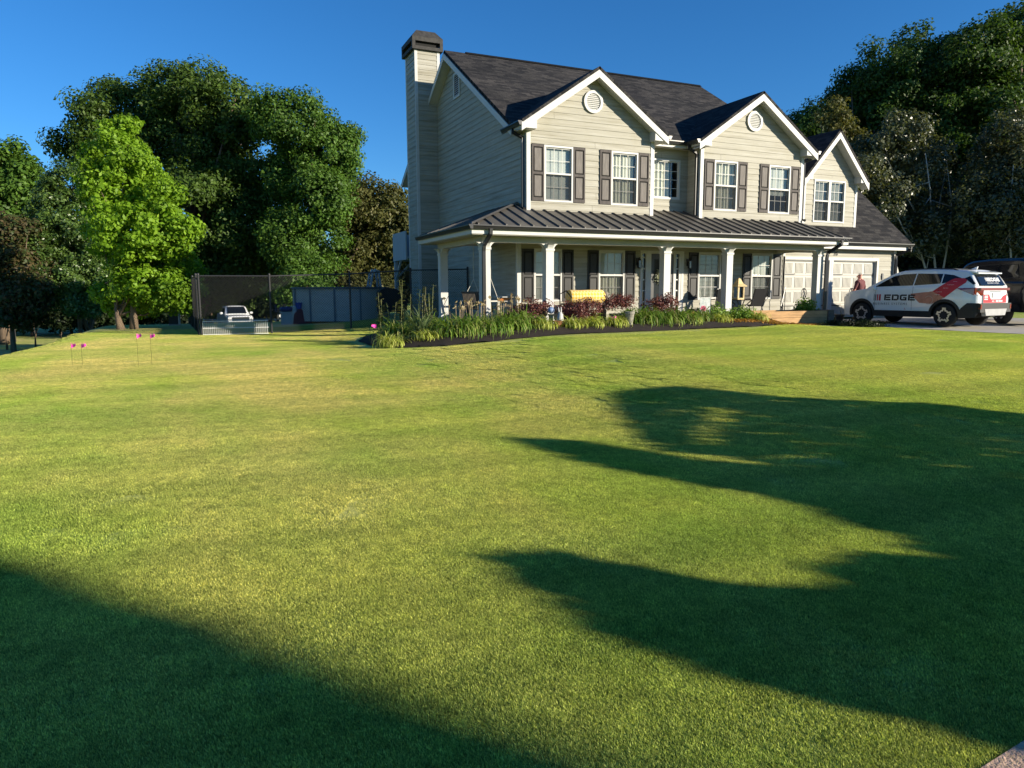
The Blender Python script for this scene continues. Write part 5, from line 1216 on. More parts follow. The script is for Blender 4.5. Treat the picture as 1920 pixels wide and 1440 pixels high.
# pink marker flags
PINK = mat('hot_pink_vinyl', (.80, .06, .42), .5, 0); PINK.node_tree.nodes['Principled BSDF'].inputs['Roughness'].default_value = .5
def flag(u, v, vt, label, sz=.12, y=None, flip=1, tw=0):
    p = gp(u, v) if y is None else W(u, v, y); d = (p-CAM)@FWD; h = (v-vt)*d/FPX
    root = thing('marker_flag', label, 'flag', p, R(-10+tw), 'pink marker flags')
    mb = MB(); mb.tube([(0, 0, -.03), (.005, 0, h)], .002, 5); mb.build('wire', GROOVE, root)
    mb = MB(); K = 5; s = flip
    for k in range(K): 
        x0, x1 = sz*k/K*s, sz*(k+1)/K*s; w0, w1 = sz*.62*(1-k/K*.75), sz*.62*(1-(k+1)/K*.75); f = lambda x: .02*math.sin(x*38+tw)
        mb.face([(x0, f(x0), h-.02-w0), (x1, f(x1), h-.03-w1), (x1, f(x1), h-.03+.03*k/K+w1*.15), (x0, f(x0), h+.02)])
    mb.build('flag', PINK, root, fix=False)
flag(136, 688, 645, 'pink marker flag furthest left on the lawn', .09, flip=1, tw=1)
flag(155, 687, 645, 'pink marker flag second from the left, paired with the leftmost', .09, tw=2)
flag(260, 690, 627, 'pink marker flag left of the pair standing before the pale bank', .09, tw=.5)
flag(285, 686, 627, 'pink marker flag right of the pair standing before the pale bank', .09, tw=1.5)
flag(707, 643, 609, 'pink marker flag at the left tip of the mulch bed', .13, flip=-1, tw=3)
flag(1147, 620, 594, 'pink marker flag among the daylilies in the middle of the bed', .13, tw=2)
# timber retaining edge, planter box, wing fence by the garage
TIMB = mat('weathered_timber', (.40, .24, .11), .8, .35, 3, stretch=(.6, 3, 5), bump=.3); TIMG = mat('grey_brown_timber', (.13, .10, .075), .85, .3, 4, stretch=(1, 1, 5))
root = thing('timber_planter', 'long raised planter of stacked brown timbers by the garage', 'planter', (6.95, -2.0, .24))
for z in (.0, .22): mb = MB(); mb.box(.03, 3.35, 0, .12, z+.001, z+.212); mb.box(.03, 3.35, 1.05, 1.17, z+.001, z+.212); mb.build('timber', TIMB, root)
mb = MB(); mb.box(-.09, .029, -.01, 1.18, 0, .47); mb.build('end_board', mat('pale_board', (.42, .36, .32), .8, .2, 6), root); mb = MB(); mb.box(3.351, 3.62, -.04, 1.18, 0, .45); mb.build('end_post', TIMG, root)
mb = MB(); mb.box(.03, 3.35, .121, 1.049, .05, .38); mb.build('soil', MULCH, root)
root = thing('square_planter', 'small grey-brown square wooden planter at the foot of the porch', 'planter', (*W(1390, 598, -2.2)[:2], .25)); mb = MB()
for z in (0, .15, .30): mb.box(0, .46, 0, .46, z, z+.145)
mb.build('box', TIMG, root); mb = MB(); mb.box(.03, .43, .03, .43, .445, .452); mb.build('soil', MULCH, root)
root = thing('wing_fence', 'white sloping wing fence beyond the garage corner', 'fence', (16.98, .95, .27)); mb = MB()
for k in range(6):
    x = .02+k*.10; mb.prism([(x, 0, 0), (x+.095, 0, 0), (x+.095, 0, 2.5-max(0, (x+.095-.08))**1.6*2.4), (x, 0, 2.5-max(0, (x-.08))**1.6*2.4)], (0, .03, 0))
mb.build('board', GDM, root); mb = MB(); mb.box(0, .6, .031, .08, .4, .5); mb.build('rail', GDM, root)
# ------------------------------------------------------------------ things on the porch
PF = .42
CHAINM = mat('pale_chain', (.52, .50, .44), .5, 0); root = thing('porch_swing', 'dark slatted porch swing hanging on pale chains at the left end of the porch', 'swing', (-1.05, 1.0, PF+.38))
mb = MB()
for k in range(6): mb.box(-.26+k*.085, -.26+k*.085+.065, -.68, .68, 0, .03)
mb.build('seat', DARKWD, root); mb = MB(); mb.box(-.36, -.32, -.70, .70, .05, .10); mb.box(-.44, -.40, -.70, .70, .50, .56)
for k in range(13): y = -.66+k*.11; mb.prism([(-.35, y-.03, .08), (-.35, y+.03, .08), (-.43, y+.03, .52), (-.43, y-.03, .52)], (.02, 0, 0))
mb.build('backrest', DARKWD, root)
for s in (-1, 1):
    mb = MB(); mb.box(-.40, .28, s*.70-.035, s*.70+.035, .25, .29); mb.box(.20, .26, s*.70-.025, s*.70+.025, 0, .25); mb.build('armrest', CHAINM, root)
    mb = MB(); mb.tube([(-.02, s*.70, 2.06), (-.02, s*.70, .95), (.24, s*.70, .27)], .009, 4); mb.tube([(-.02, s*.70, .95), (-.38, s*.70, .3)], .009, 4); mb.build('chain', CHAINM, root)
# small table with things on it
p = W(945, 575, -.35); root = thing('side_table', 'small dark side table between the corner column and the wall', 'table', (p[0], -.35, PF)); mb = MB(); mb.box(-.35, .35, -.25, .25, .50, .53); mb.build('table_top', DARKWD, root)
for sx in (-1, 1):
    for sy in (-1, 1): mb = MB(); mb.box(sx*.3-.02, sx*.3+.02, sy*.2-.02, sy*.2+.02, 0, .5); mb.build('leg', DARKWD, root)
q = (p[0], -.35, PF+.53)
o = thing('toy_plane', 'toy plane with orange body and white wings on the side table', 'toy', q); mb = MB(); mb.tube([(-.2, 0, .16), (0, 0, .16), (.22, 0, .2)], [.02, .08, .02], 8); mb.build('body', mat('orange_plastic', (.55, .20, .05), .5, 0), o); mb = MB(); mb.box(-.18, -.02, -.3, .3, .24, .26); mb.box(.12, .20, -.1, .1, .30, .315); mb.box(-.08, .03, -.2, .3, .12, .135); mb.build('wing', WHITE, o); mb = MB(); mb.tube([(-.05, -.1, 0), (0, 0, .12), (.05, .1, 0)], .012, 5); mb.build('undercarriage', WHITE, o)
# bench with the yellow checked roll
def checker(name, c1, c2, sc_):
    m, t, o = nodes(name); b = t.nodes.new('ShaderNodeBsdfPrincipled'); t.links.new(b.outputs[0], o.inputs[0]); tc = t.nodes.new('ShaderNodeTexCoord'); mp = t.nodes.new('ShaderNodeMapping'); mp.inputs['Rotation'].default_value = (0, R(45), 0)
    ck = N(t, 'ShaderNodeTexChecker', i_Scale=sc_); ck.inputs[1].default_value = (*c1, 1); ck.inputs[2].default_value = (*c2, 1); t.links.new(tc.outputs['Object'], mp.inputs[0]); t.links.new(mp.outputs[0], ck.inputs[0]); t.links.new(ck.outputs[0], b.inputs['Base Color']); b.inputs['Roughness'].default_value = .8; return m
p0, p1 = W(1066, 560, -.55), W(1132, 560, -.55)
root = thing('porch_bench', 'dark low bench under the yellow checked roll', 'bench', ((p0[0]+p1[0])/2, -.5, PF)); mb = MB(); mb.box(-.7, .7, -.25, .3, .52, .57); mb.build('seat', DARKWD, root); mb = MB(); mb.tube([(-.72, .3, 0), (-.72, .32, .85), (-.62, .1, .95), (-.6, -.2, .75)], .02, 6); mb.build('armrest', BLACKM, root)
for s in (-1, 1): mb = MB(); mb.box(s*.6-.03, s*.6+.03, -.2, .25, 0, .52); mb.build('leg', DARKWD, root)
Ln = p1[0]-p0[0]; root = thing('cushion_roll', 'big yellow and white checked roll lying on the porch bench', 'cushion', ((p0[0]+p1[0])/2, -.5, PF+.57))
mb = MB(); mb.lathe((-Ln/2, 0, .20), [(.05, 0), (.13, .02), (.19, .02), (.21, .06), (.20, Ln*.35), (.21, Ln*.6), (.205, Ln-.06), (.16, Ln), (.05, Ln-.03)], 26, 'x'); mb.build('cover', checker('yellow_check', (.70, .40, .045), (.72, .56, .26), 13), root, smooth=True)
mb = MB(); mb.lathe((Ln/2, .05, .18), [(.05, 0), (.17, .01), (.18, .15), (.10, .24), (.02, .25)], 20, 'x'); mb.build('end', mat('grey_cloth', (.22, .20, .17), .9, .1), root, smooth=True)
# patio table, lantern and chairs
p = W(1391, 562, -.55); TT = p[2]-.02; root = thing('patio_table', 'black metal patio table with curved legs beside the fifth porch column', 'table', (p[0], -.5, PF)); mb = MB(); mb.lathe((0, 0, TT-PF), [(.42, 0), (.43, .01), (.42, .025)], 28); mb.build('table_top', BLACKM, root)
for k in range(4):
    th = k*math.pi/2+.5; cx_, sy_ = math.cos(th), math.sin(th); mb = MB(); mb.tube([(cx_*.36, sy_*.36, TT-PF), (cx_*.20, sy_*.20, .45), (cx_*.22, sy_*.22, .3), (cx_*.36, sy_*.36, 0)], .018, 6); mb.build('leg', BLACKM, root)
p = W(1383, 560, -.55); LANW = mat('pale_lantern_wood', (.55, .42, .22), .7, .2, 8); root = thing('wooden_lantern', 'tall pale wooden lantern with a pagoda roof on the patio table', 'lantern', (p[0]+.02, -.55, TT+.025)); mb = MB(); mb.box(-.14, .14, -.14, .14, 0, .06)
for sx in (-1, 1):
    for sy in (-1, 1): mb.box(sx*.12-.02, sx*.12+.02, sy*.12-.02, sy*.12+.02, .06, .44)
mb.build('frame', LANW, root); mb = MB()
prof = [(.20, .44), (.20, .47), (.12, .53), (.075, .62), (.05, .70), (.01, .73)]
for (r0, z0_), (r1, z1_) in zip(prof[:-1], prof[1:]):
    A = [(-r0, -r0, z0_), (r0, -r0, z0_), (r0, r0, z0_), (-r0, r0, z0_)]; B = [(-r1, -r1, z1_), (r1, -r1, z1_), (r1, r1, z1_), (-r1, r1, z1_)]
    for k in range(4): mb.face([A[k], A[(k+1) % 4], B[(k+1) % 4], B[k]])
mb.face(A[:0] or [(-.2, -.2, .44), (.2, -.2, .44), (.2, .2, .44), (-.2, .2, .44)]); mb.build('roof', LANW, root); mb = MB(); mb.lathe((0, 0, .06), [(.045, 0), (.045, .2), (.005, .2)], 12); mb.build('candle', WHITE, root)
def sling_chair(x, y, rz, label, cloth):
    root = thing('sling_chair', label, 'chair', (x, y, PF), rz, 'porch sling chairs'); mb = MB()
    mb.prism([(-.24, -.25, .42), (.24, -.25, .42), (.24, .22, .38), (-.24, .22, .38)], (0, 0, .02)); mb.build('seat', cloth, root); mb = MB(); mb.prism([(-.24, .22, .40), (.24, .22, .40), (.25, .46, .98), (-.25, .46, .98)], (0, .02, .01)); mb.build('backrest', cloth, root)
    for s in (-1, 1):
        mb = MB(); mb.tube([(s*.26, -.28, 0), (s*.26, -.26, .42), (s*.26, .22, .39), (s*.27, .47, 1.0)], .016, 6); mb.tube([(s*.26, .15, .40), (s*.26, .36, 0)], .016, 6); mb.build('frame', BLACKM, root); mb = MB(); mb.tube([(s*.28, -.26, .40), (s*.29, -.24, .62), (s*.29, .28, .64)], .018, 6); mb.build('armrest', BLACKM, root)
p = W(1345, 580, -.35); sling_chair(p[0]+.12, -.35, R(-60), 'tan sling chair half hidden by the fifth column', mat('tan_sling', (.30, .26, .21), .8, .1, 20))
p = W(1420, 580, -.45); sling_chair(p[0], -.2, R(175), 'black sling chair right of the patio table, its back to the lawn', mat('black_sling', (.012, .012, .014), .8, 0))
# garden flag, pots, wreath and other small things
p = W(1321, 600, -2.3); root = thing('garden_flag', 'white garden flag with a pink flower on a black metal stand', 'flag', (p[0], -2.3, float(gz(p[0], -2.3))), R(-18)); mb = MB(); mb.tube([(.18, 0, 0), (.18, 0, .86), (.0, 0, .88), (-.17, 0, .86)], .008, 5); mb.build('stand', BLACKM, root)
m, t, o_ = nodes('garden_flag_print'); b_ = t.nodes.new('ShaderNodeBsdfPrincipled'); t.links.new(b_.outputs[0], o_.inputs[0]); n_ = noise(t, 7, 3, .6); t.links.new(ramp(t, n_, [(.40, (.70, .70, .68)), (.55, (.55, .58, .56)), (.64, (.40, .45, .42))]), b_.inputs['Base Color'])
mb = MB(); mb.box(-.16, .165, -.004, .004, .36, .85); fl = mb.build('cloth', m, root); mb = MB()
for k in range(6): th = k*1.047; mb.lathe((-.05+.05*math.cos(th), -.009, .52+.05*math.sin(th)), [(.045, 0), (.04, .002)], 10, 'y')
mb.build('flower', mat('pink_print', (.65, .16, .22), .7, .2, 20), fl); mb = MB(); mb.prism([(-.05, -.0065, .38), (-.035, -.0065, .38), (-.04, -.0065, .47), (-.055, -.0065, .47)], (0, .002, 0)); mb.build('stem', mat('printed_stem', (.15, .22, .12), .7, 0), fl)
def pot(u, v, y, r, h, m, label, name='flower_pot', cat='pot', z=None):
    p = W(u, v, y); zz = z if z is not None else float(gz(p[0], y))+bed_h(p[0], y); root = thing(name, label, cat, (p[0], y, zz)); mb = MB(); mb.lathe((0, 0, 0), [(r*.7, 0), (r*.95, h*.8), (r*1.08, h*.8), (r*1.08, h), (r*.9, h), (r*.9, h*.9), (.01, h*.88)], 18); mb.build('pot', m, root, smooth=False); return root
TERRA = mat('terracotta', (.33, .12, .06), .8, .2, 6); POTG = mat('mottled_stone_pot', (.24, .225, .19), .85, .3, 12); POTD = mat('dark_glazed_pot', (.03, .03, .032), .4, 0)
pot(1046, 622, -3.2, .12, .16, TERRA, 'squat terracotta pot between two yellow-green grass clumps'); pot(1180, 622, -3.1, .13, .36, POTG, 'mottled stone pot at the front of the bed below the door', cat='pot'); pot(1157, 600, -1.9, .22, .36, POTG, 'wide pale stone pot holding a burgundy plant', z=.35)
pot(1573, 604, -.6, .17, .25, POTD, 'small dark pot with a seedling on the drive by the garage door', z=float(gz(12, -.6))+.012)
pot(1310, 590, -.9, .15, .3, POTD, 'dark pot with trailing ivy on the porch behind the garden flag', z=PF); pot(1290, 592, -.9, .17, .26, TERRA, 'brown clay pot on the porch left of the garden flag', z=PF)
root = thing('gazing_ball', 'blue mottled glass garden ball on a pedestal left of a burgundy shrub', 'garden ball', (*W(1033, 622, -2.7)[:2], .40)); mb = MB(); mb.lathe((0, 0, 0), [(.12, 0), (.06, .1), (.06, .3), (.10, .36)], 14); mb.build('pedestal', POTG, root); mb = MB(); mb.ball((0, 0, .46), .09, 18, 12); mb.build('ball', mat('blue_white_glass', (.22, .30, .48), .25, .7, 14), root, smooth=True)
root = thing('statue', 'white garden statue of a sitting rabbit beside the blue garden ball', 'statue', (*W(1050, 618, -2.9)[:2], .40)); mb = MB(); mb.tube([(0, 0, 0), (0, 0, .14), (0, 0, .26), (0, -.02, .34), (0, -.03, .42)], [.11, .13, .09, .07, .03], 12); mb.tube([(-.03, 0, .38), (-.04, .02, .55)], [.025, .012], 6); mb.tube([(.03, 0, .38), (.04, .02, .55)], [.025, .012], 6); mb.build('body', WHITE, root, smooth=True)
root = thing('door_wreath', 'pale leafy wreath hanging on the black front door', 'wreath', (5.40, .60, 1.86)); P_, N_ = [], []
rg = np.random.default_rng(9); th = rg.random(260)*6.283; rr = .19+.05*rg.normal(size=260)
P3 = np.stack([rr*np.cos(th), .03*rg.normal(size=260), rr*np.sin(th)], 1); V_, F_ = leaf_quads(P3, rg.normal(size=(260, 3))+np.array([0, -1, 0]), np.full(260, .07), rg); mesh_np('leaves', V_, F_, leafmat('wreath_leaves', [(.25, .30, .18), (.45, .46, .34), (.6, .58, .5)]), root)
mb = MB(); mb.tube([(.19*math.cos(t), 0, .19*math.sin(t)) for t in np.linspace(0, 6.283, 24)], .02, 5); mb.build('ring', DARKWD, root)
root = thing('storage_crate', 'low dark brown wooden crate on the porch under the third window', 'crate', (6.35, .05, PF)); mb = MB()
for z in (0, .11, .22): mb.box(0, .62, 0, .35, z, z+.095)
mb.build('boards', DARKWD, root)
root = thing('lawn_edger', 'dark wheeled lawn edger with a tall handle beside the garage door', 'edger', (*W(1476, 590, .1)[:2], .33)); mb = MB(); mb.tube([(-.40, 0, .1), (.05, .2, 1.15)], .016, 6); mb.tube([(.05, .2, 1.15), (.06, .2, .25)], .012, 6); mb.build('handle', BLACKM, root); mb = MB(); mb.ball((0, 0, .14), (.28, .18, .12), 14, 8); mb.build('deck', BLACKM, root, smooth=True)
for s in (-1, 1): mb = MB(); mb.lathe((s*.24, -.12, .09), [(.09, -.02), (.09, .02)], 14, 'y'); mb.build('wheel', TYRE, root)
# ------------------------------------------------------------------ plants in the bed
def blades(n, ln, wd, droop, rng, spread=.12, up=1.0, seg=5):
    V, F = [], []
    for i in range(n):
        a = rng.random()*6.283; L_ = ln*(.6+.55*rng.random()); w_ = wd*(.7+.6*rng.random()); dr = droop*(.5+rng.random()); r0 = spread*math.sqrt(rng.random()); b = rng.random()*6.283
        x0 = np.array([r0*math.cos(b), r0*math.sin(b), 0]); d = np.array([math.cos(a), math.sin(a), 0]); sd = np.array([-d[1], d[0], 0]); el = R(88-22*rng.random()-12*dr); p = x0.copy(); base = len(V)
        for k in range(seg+1):
            t = k/seg; ww = w_*(1-t**2.2)*.5+.0008; V += [p-sd*ww, p+sd*ww]; p = p+(d*math.cos(el)+np.array([0, 0, 1])*math.sin(el)*up)*L_/seg; el -= dr*R(34)*(.5+t)
        for k in range(seg): F.append((base+2*k, base+2*k+1, base+2*k+3, base+2*k+2))
    return np.array(V), np.array(F)
LILY = leafmat('daylily_leaves', [(.08, .17, .02), (.15, .27, .03), (.24, .36, .05), (.44, .40, .16)], trans=.35, scale=3); LIRI = leafmat('variegated_liriope_leaves', [(.34, .44, .05), (.50, .55, .09), (.66, .64, .22)], trans=.3, scale=3)
IRIS = leafmat('iris_leaves', [(.10, .15, .06), (.17, .22, .10)], trans=.25); STEM = leafmat('tall_lily_leaves', [(.10, .15, .04), (.20, .22, .08), (.30, .28, .14)]); LORO = leafmat('burgundy_shrub_leaves', [(.08, .018, .018), (.16, .04, .035), (.26, .11, .08)], trans=.25, spec=.5); SPENT = leafmat('faded_flower_stalks', [(.42, .32, .16), (.5, .42, .26), (.36, .22, .12)])
LEAFY = leafmat('bright_bed_leaves', [(.11, .23, .03), (.20, .34, .045), (.32, .42, .07)])
def plant(name, label, cat, u, v, y, mk, m, group, seed):
    p = W(u, v, y); rng = np.random.default_rng(seed); root = thing(name, label, cat, (p[0], y, float(gz(p[0], y))+bed_h(p[0], y)), 0, group); V, F = mk(rng); mesh_np('leaves', V, F, m, root); return root, rng
pos = [(735, -3.0, 'at the left end of the bed, behind the pink flag', 1.15), (798, -3.25, 'in front of the sword-leaved iris', .9), (1018, -3.3, 'left of the squat terracotta pot', 1), (1074, -3.3, 'right of the squat terracotta pot', 1), (1112, -3.2, 'third right of the terracotta pot', .95), (1152, -3.15, 'just left of the mottled stone pot', 1.05), (1300, -3.0, 'before the garden flag', .8), (1352, -2.9, 'below the fifth porch column', .9), (1418, -2.6, 'at the right end of the bed by the fallen leaves', 1)]
for i, (u, y, where, s) in enumerate(pos):
    plant('liriope_clump', 'mounded yellow-green striped grass clump '+where, 'grass clump', u, 600, y, lambda rng: blades(int(320*s), .52*s, .023, 1.5, rng, .20*s), LIRI, 'yellow-green liriope clumps along the bed edge', 300+i)
pos = [(845, -3.3, 'at the front left of the big mass'), (880, -3.45, 'front row below the swing'), (918, -3.5, 'front row below the corner column'), (955, -3.4, 'front row right of the corner column'), (985, -3.1, 'at the right end of the big mass, yellower'), (825, -2.6, 'behind, by the left column'), (870, -2.5, 'behind, below the swing seat'), (915, -2.5, 'behind, against the corner column'), (958, -2.4, 'behind, below the side table'), (1180, -2.6, 'right of the burgundy potted plant'), (1205, -3.0, 'below the front door, front row'), (1240, -3.1, 'below the fourth column, front row'), (1275, -3.0, 'front row before the crate'), (1225, -2.4, 'below the door, back row'), (1265, -2.3, 'back row before the crate'), (1308, -2.6, 'left of the garden flag foot'), (745, -2.0, 'arching over the far left end of the bed'), (805, -1.6, 'in the shade beside the left column')]
for i, (u, y, where) in enumerate(pos):
    y += .15; s = .95+.25*random.random(); plant('daylily', 'daylily clump of arching strap leaves, '+where, 'daylily', u, 600, y, lambda rng: blades(250, .92*s, .028, 1.75, rng, .25), LILY, 'daylilies in the bed', 330+i)
def stalks(rng, n=11, h=.78):
    V, F = [], []
    for i in range(n):
        a = rng.random()*6.283; r = .3*rng.random()**.5; x, y = r*math.cos(a), r*math.sin(a); hh = h*(.75+.35*rng.random()); b = len(V); w_ = .004
        V += [(x-w_, y, 0), (x+w_, y, 0), (x*1.3+w_, y*1.3, hh), (x*1.3-w_, y*1.3, hh)]; F.append((b, b+1, b+2, b+3))
        for k in range(4): q = rng.normal(size=3)*.022; b = len(V); c_ = np.array([x*1.3, y*1.3, hh])+q; t_ = rng.normal(size=(2, 3))*.022; V += [c_-t_[0], c_+t_[1], c_+t_[0], c_-t_[1]]; F.append((b, b+1, b+2, b+3))
    return np.array(V, float), np.array(F)
for i, (u, y, where) in enumerate([(858, -2.2, 'below the swing'), (900, -2.3, 'left of the corner column'), (935, -2.2, 'right of the corner column'), (965, -2.1, 'left of the red shrub')]): plant('spent_lily', 'faded tan flower stalks standing above the daylilies '+where, 'flower stalks', u, 590, y, lambda rng: stalks(rng), SPENT, 'faded flower stalks', 360+i)
plant('iris_clump', 'upright sword-leaved iris between two yellow-green clumps', 'iris', 788, 600, -2.8, lambda rng: blades(46, .85, .05, .35, rng, .18), IRIS, None, 370)
plant('ivy_plant', 'green plant trailing from the dark pot behind the garden flag', 'plant', 1310, 578, -.9, lambda rng: blades(60, .28, .05, 1.6, rng, .1), LEAFY, None, 371)
def tall_stem(rng, h=1.5, n=5):
    V, F = [], []
    for s in range(n):
        x, y = rng.normal(size=2)*.14; tx, ty = rng.normal(size=2)*.12; hh = h*(.7+.4*rng.random()); b = len(V); w_ = .009; V += [(x-w_, y, 0), (x+w_, y, 0), (x+tx+.004, y+ty, hh), (x+tx-.004, y+ty, hh)]; F.append((b, b+1, b+2, b+3)); z = .25
        while z < hh:
            a = rng.random()*6.283; d = np.array([math.cos(a), math.sin(a), .35]); sd = np.array([-d[1], d[0], 0]); p = np.array([x+tx*z/hh, y+ty*z/hh, z]); L_ = .17*(1.1-.5*z/hh); b = len(V); V += list(np.array([p, p+d*L_*.5+sd*.022, p+d*L_-np.array([0, 0, .04]), p+d*L_*.5-sd*.022])); F.append((b, b+1, b+2, b+3)); z += .035
    return np.array(V, float), np.array(F)
for i, (u, y, h, where) in enumerate([(765, -1.8, 1.45, 'left of the iris, against the dark grill'), (797, -2.0, 1.3, 'beside the left porch column'), (728, -1.2, 1.1, 'at the back left of the bed')]): plant('tall_lily', 'tall leafy lily stems '+where, 'lily', u, 600, y, lambda rng: tall_stem(rng, h), STEM, 'tall lilies at the left of the bed', 375+i)
def bush(rx, ry, rz_, leaf, n, rng, zc=None):
    P, Nr, _ = crown_points([((0, 0, zc or rz_*.95), (rx, ry, rz_)), ((rx*.35, 0, (zc or rz_)*1.0), (rx*.7, ry*.7, rz_*.8)), ((-rx*.4, .1, (zc or rz_)*.85), (rx*.65, ry*.7, rz_*.75))], rng, .16, 26, n, .25); P[:, 2] = np.maximum(P[:, 2], .03); return leaf_quads(P, Nr, np.full(len(P), leaf), rng)
for i, (u, y, rx, rz_, where) in enumerate([(1000, -2.3, .46, .28, 'left of the third column'), (1088, -2.6, .58, .27, 'before the yellow roll, the largest of them'), (1240, -2.0, .46, .32, 'before the front door'), (972, -1.9, .25, .22, 'smallest, behind the daylilies')]):
    root, rng = plant('burgundy_shrub', 'round burgundy-leaved shrub '+where, 'shrub', u, 600, y, lambda rng: bush(rx, rx*.8, rz_, .055, 1.25, rng, rz_*1.15+.12), LORO, 'burgundy shrubs in the bed', 380+i); mb = MB()
    for k in range(7): a = rng.random()*6.28; mb.tube([(0, 0, 0), (rx*.3*math.cos(a), rx*.3*math.sin(a), rz_*.8), (rx*.7*math.cos(a), rx*.7*math.sin(a), rz_*1.6)], [.014, .010, .004], 5)
    mb.build('stems', mat('tan_twigs', (.30, .20, .13), .8, .2, 9) if i == 0 else bpy.data.materials['tan_twigs'], root)
plant('potted_burgundy', 'flat-topped burgundy plant growing in the wide stone pot', 'plant', 1157, 588, -1.9, lambda rng: bush(.5, .35, .16, .055, 1.2, rng, .62), LORO, None, 390)
for i, (u, y, s, where) in enumerate([(1340, -2.3, 1, 'right of the garden flag'), (1378, -2.4, .9, 'below the fifth column'), (1398, -2.55, .75, 'before the square planter'), (1185, -2.1, .8, 'behind the mottled stone pot'), (1110, -2.5, .7, 'behind the yellow-green clumps')]): plant('leafy_perennial', 'low bright green leafy plant '+where, 'plant', u, 600, y, lambda rng: bush(.38*s, .3*s, .22*s, .06, 1.0, rng), LEAFY, 'bright leafy plants in the bed', 392+i)
p = W(1511, 575, -1.4); root = thing('planter_shrub', 'small glossy green shrub growing in the timber planter', 'shrub', (p[0], -1.4, .62)); rng = np.random.default_rng(398); V, F = bush(.36, .3, .22, .07, .9, rng); mesh_np('leaves', V, F, DKLF if False else LEAFY, root); mb = MB(); mb.tube([(0, 0, 0), (0, 0, .2)], .02, 6); mb.build('stem', BARK, root)
p = W(1574, 596, -.6); root = thing('seedling', 'thin seedling in the small dark pot by the garage', 'seedling', (p[0], -.6, float(gz(12, -.6))+.23)); V, F = tall_stem(np.random.default_rng(5), .3, 2); mesh_np('leaves', V, F, STEM, root)
for i, (u, y, w_) in enumerate([(1570, -2.7, .5), (1605, -3.2, .55), (1640, -3.75, .5)]): plant('creeping_juniper', 'low dark creeping plant along the drive, '+['nearest the timber planter', 'before the front wheel', 'right of the front wheel'][i], 'ground plant', u, 606, y, lambda rng: bush(w_, .22, .07, .05, 1.5, rng, .07), HEDGE, 'low dark plants edging the drive', 400+i)
# fallen leaves on the mulch
rg = np.random.default_rng(77); pts = np.concatenate([np.stack([4.6+3.0*rg.random(900), -3.1+.5*rg.random(900)], 1), np.stack([7.0+3.2*rg.random(1100), -2.55+.45*rg.random(1100)], 1)]); Z = gz(pts[:, 0], pts[:, 1])+np.array([bed_h(*q) for q in pts])+.02+.03*rg.random(len(pts)); V, F = leaf_quads(np.column_stack([pts, Z]), rg.normal(size=(len(pts), 3))*.5+np.array([0, 0, 1]), np.full(len(pts), .075), rg); tag(mesh_np('leaf_litter', V, F, leafmat('fallen_leaves', [(.40, .20, .04), (.55, .30, .06), (.30, .14, .05)])), 'orange fallen leaves lying on the mulch and below the timber planter', kind='stuff')
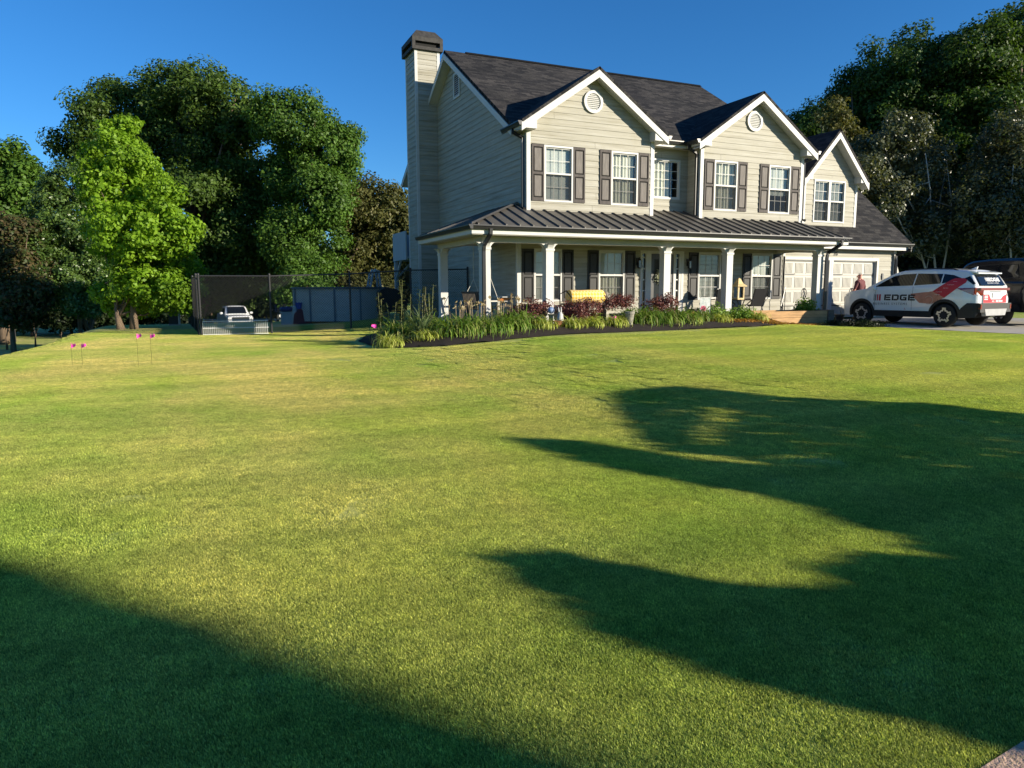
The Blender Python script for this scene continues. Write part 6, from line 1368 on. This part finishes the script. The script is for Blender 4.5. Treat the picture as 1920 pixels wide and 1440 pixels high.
# ------------------------------------------------------------------ the man by the garage
def man():
    x, y = 14.05, -.10; z = .195; h = 1.74
    root = thing('person', 'man in a maroon polo shirt seen from behind, walking towards the garage door', 'person', (x, y, z), R(12)); root.scale = (1.12, 1.12, 1.05)
    me = bpy.data.meshes.new('body'); J = {}; vs, es, rs = [], [], []
    def j(n, p, r, par=None):
        J[n] = len(vs); vs.append(p); rs.append(r if hasattr(r, '__len__') else (r, r))
        if par: es.append((J[par], J[n]))
    j('pelvis', (0, 0, .92), (.165, .125)); j('waist', (0, .0, 1.06), (.165, .125), 'pelvis'); j('chest', (0, .0, 1.25), (.185, .13), 'waist'); j('upper', (0, -.01, 1.39), (.16, .11), 'chest'); j('neck', (0, .0, 1.475), (.062, .062), 'upper'); j('skull', (.0, .03, 1.58), (.072, .082), 'neck'); j('crown', (.005, .03, 1.665), (.068, .082), 'skull')
    for s, sw in ((-1, .16), (1, -.10)):
        n = str(s); j('sh'+n, (s*.185, 0, 1.385), (.078, .078), 'upper'); j('el'+n, (s*.265, sw*.25, 1.12), (.05, .05), 'sh'+n); j('wr'+n, (s*.27, sw*.25+.14, .90), (.032, .032), 'el'+n); j('palm'+n, (s*.268, sw*.25+.18, .83), (.036, .022), 'wr'+n)
        for k in range(4): j('f%d%s' % (k, n), (s*.262, sw*.25+.165+k*.019, .765-.012*(k in (1, 2))), (.0095, .0095), 'palm'+n); j('g%d%s' % (k, n), (s*.245, sw*.25+.168+k*.019, .73-.012*(k in (1, 2))), (.008, .008), 'f%d%s' % (k, n))
        j('th'+n, (s*.245, sw*.25+.215, .80), (.011, .011), 'palm'+n); j('tt'+n, (s*.235, sw*.25+.235, .765), (.009, .009), 'th'+n)
        j('hip'+n, (s*.095, 0, .84), (.10, .11), 'pelvis'); j('kn'+n, (s*.105, -sw*.5+.03, .48), (.062, .065), 'hip'+n); j('an'+n, (s*.11, -sw*1.3, .09), (.042, .045), 'kn'+n); j('toe'+n, (s*.12, -sw*1.3+.17, .035), (.04, .032), 'an'+n)
    me.from_pydata(vs, es, []); o = bpy.data.objects.new('body', me); COL.objects.link(o)
    sk = o.modifiers.new('skin', 'SKIN'); sk.use_smooth_shade = True
    for i, r in enumerate(rs): me.skin_vertices[0].data[i].radius = r
    me.skin_vertices[0].data[0].use_root = True
    ss = o.modifiers.new('sub', 'SUBSURF'); ss.levels = 2; ss.render_levels = 2
    dg = bpy.context.evaluated_depsgraph_get(); m2 = bpy.data.meshes.new_from_object(o.evaluated_get(dg)); bpy.data.objects.remove(o)
    b = bpy.data.objects.new('body', m2); COL.objects.link(b); b.parent = root; m2.materials.clear()
    for m in (mat('sunburnt_skin', (.60, .27, .19), .55, .1, 10), mat('maroon_polo', (.13, .042, .045), .85, .25, 9, stretch=(4, 4, .4)), mat('dark_shorts', (.04, .04, .05), .85, .1), mat('brown_shoe', (.06, .035, .02), .6, 0)): m2.materials.append(m)
    for p in m2.polygons:
        c = p.center; arm = abs(c.x) > .215
        p.material_index = 0 if c.z > 1.465 else (1 if (c.z > .93 and not arm) or (arm and c.z > 1.13) else (0 if arm else (2 if c.z > .50 else (0 if c.z > .10 else 3)))); p.use_smooth = True
    mb = MB(); mb.tube([(0, .01, 1.455), (0, .015, 1.495)], [.085, .072], 14); mb.build('collar', m2.materials[1], root)
    rg = np.random.default_rng(8); d = rg.normal(size=(700, 3)); d /= np.linalg.norm(d, axis=1, keepdims=True); d = d[(d[:, 2] > -.05) & (d[:, 1] < .5)]; P3 = np.array([.004, .03, 1.62])+d*np.array([.072, .088, .098]); V, F = leaf_quads(P3, d, np.full(len(P3), .014), rg); mesh_np('hair', V, F, mat('short_grey_hair', (.26, .19, .15), .8, .3, 30), root)
    for s in (-1, 1): mb = MB(); mb.ball((s*.080, .035, 1.575), (.012, .022, .034), 8, 6); mb.build('ear', m2.materials[0], root, smooth=True)
    mb = MB(); mb.tube([(0, .108, 1.60), (0, .135, 1.565), (0, .112, 1.555)], [.010, .017, .012], 7); mb.build('nose', m2.materials[0], root, smooth=True)
    for s in (-1, 1): mb = MB(); mb.ball((s*.03, .104, 1.598), (.013, .008, .008), 8, 6); mb.build('eye', mat('eye_white', (.5, .5, .5), .3, 0) if s < 0 else bpy.data.materials['eye_white'], root)
    mb = MB(); mb.box(-.025, .025, .112, .117, 1.525, 1.531); mb.build('mouth', mat('lips', (.30, .11, .09), .6, 0), root)
man()
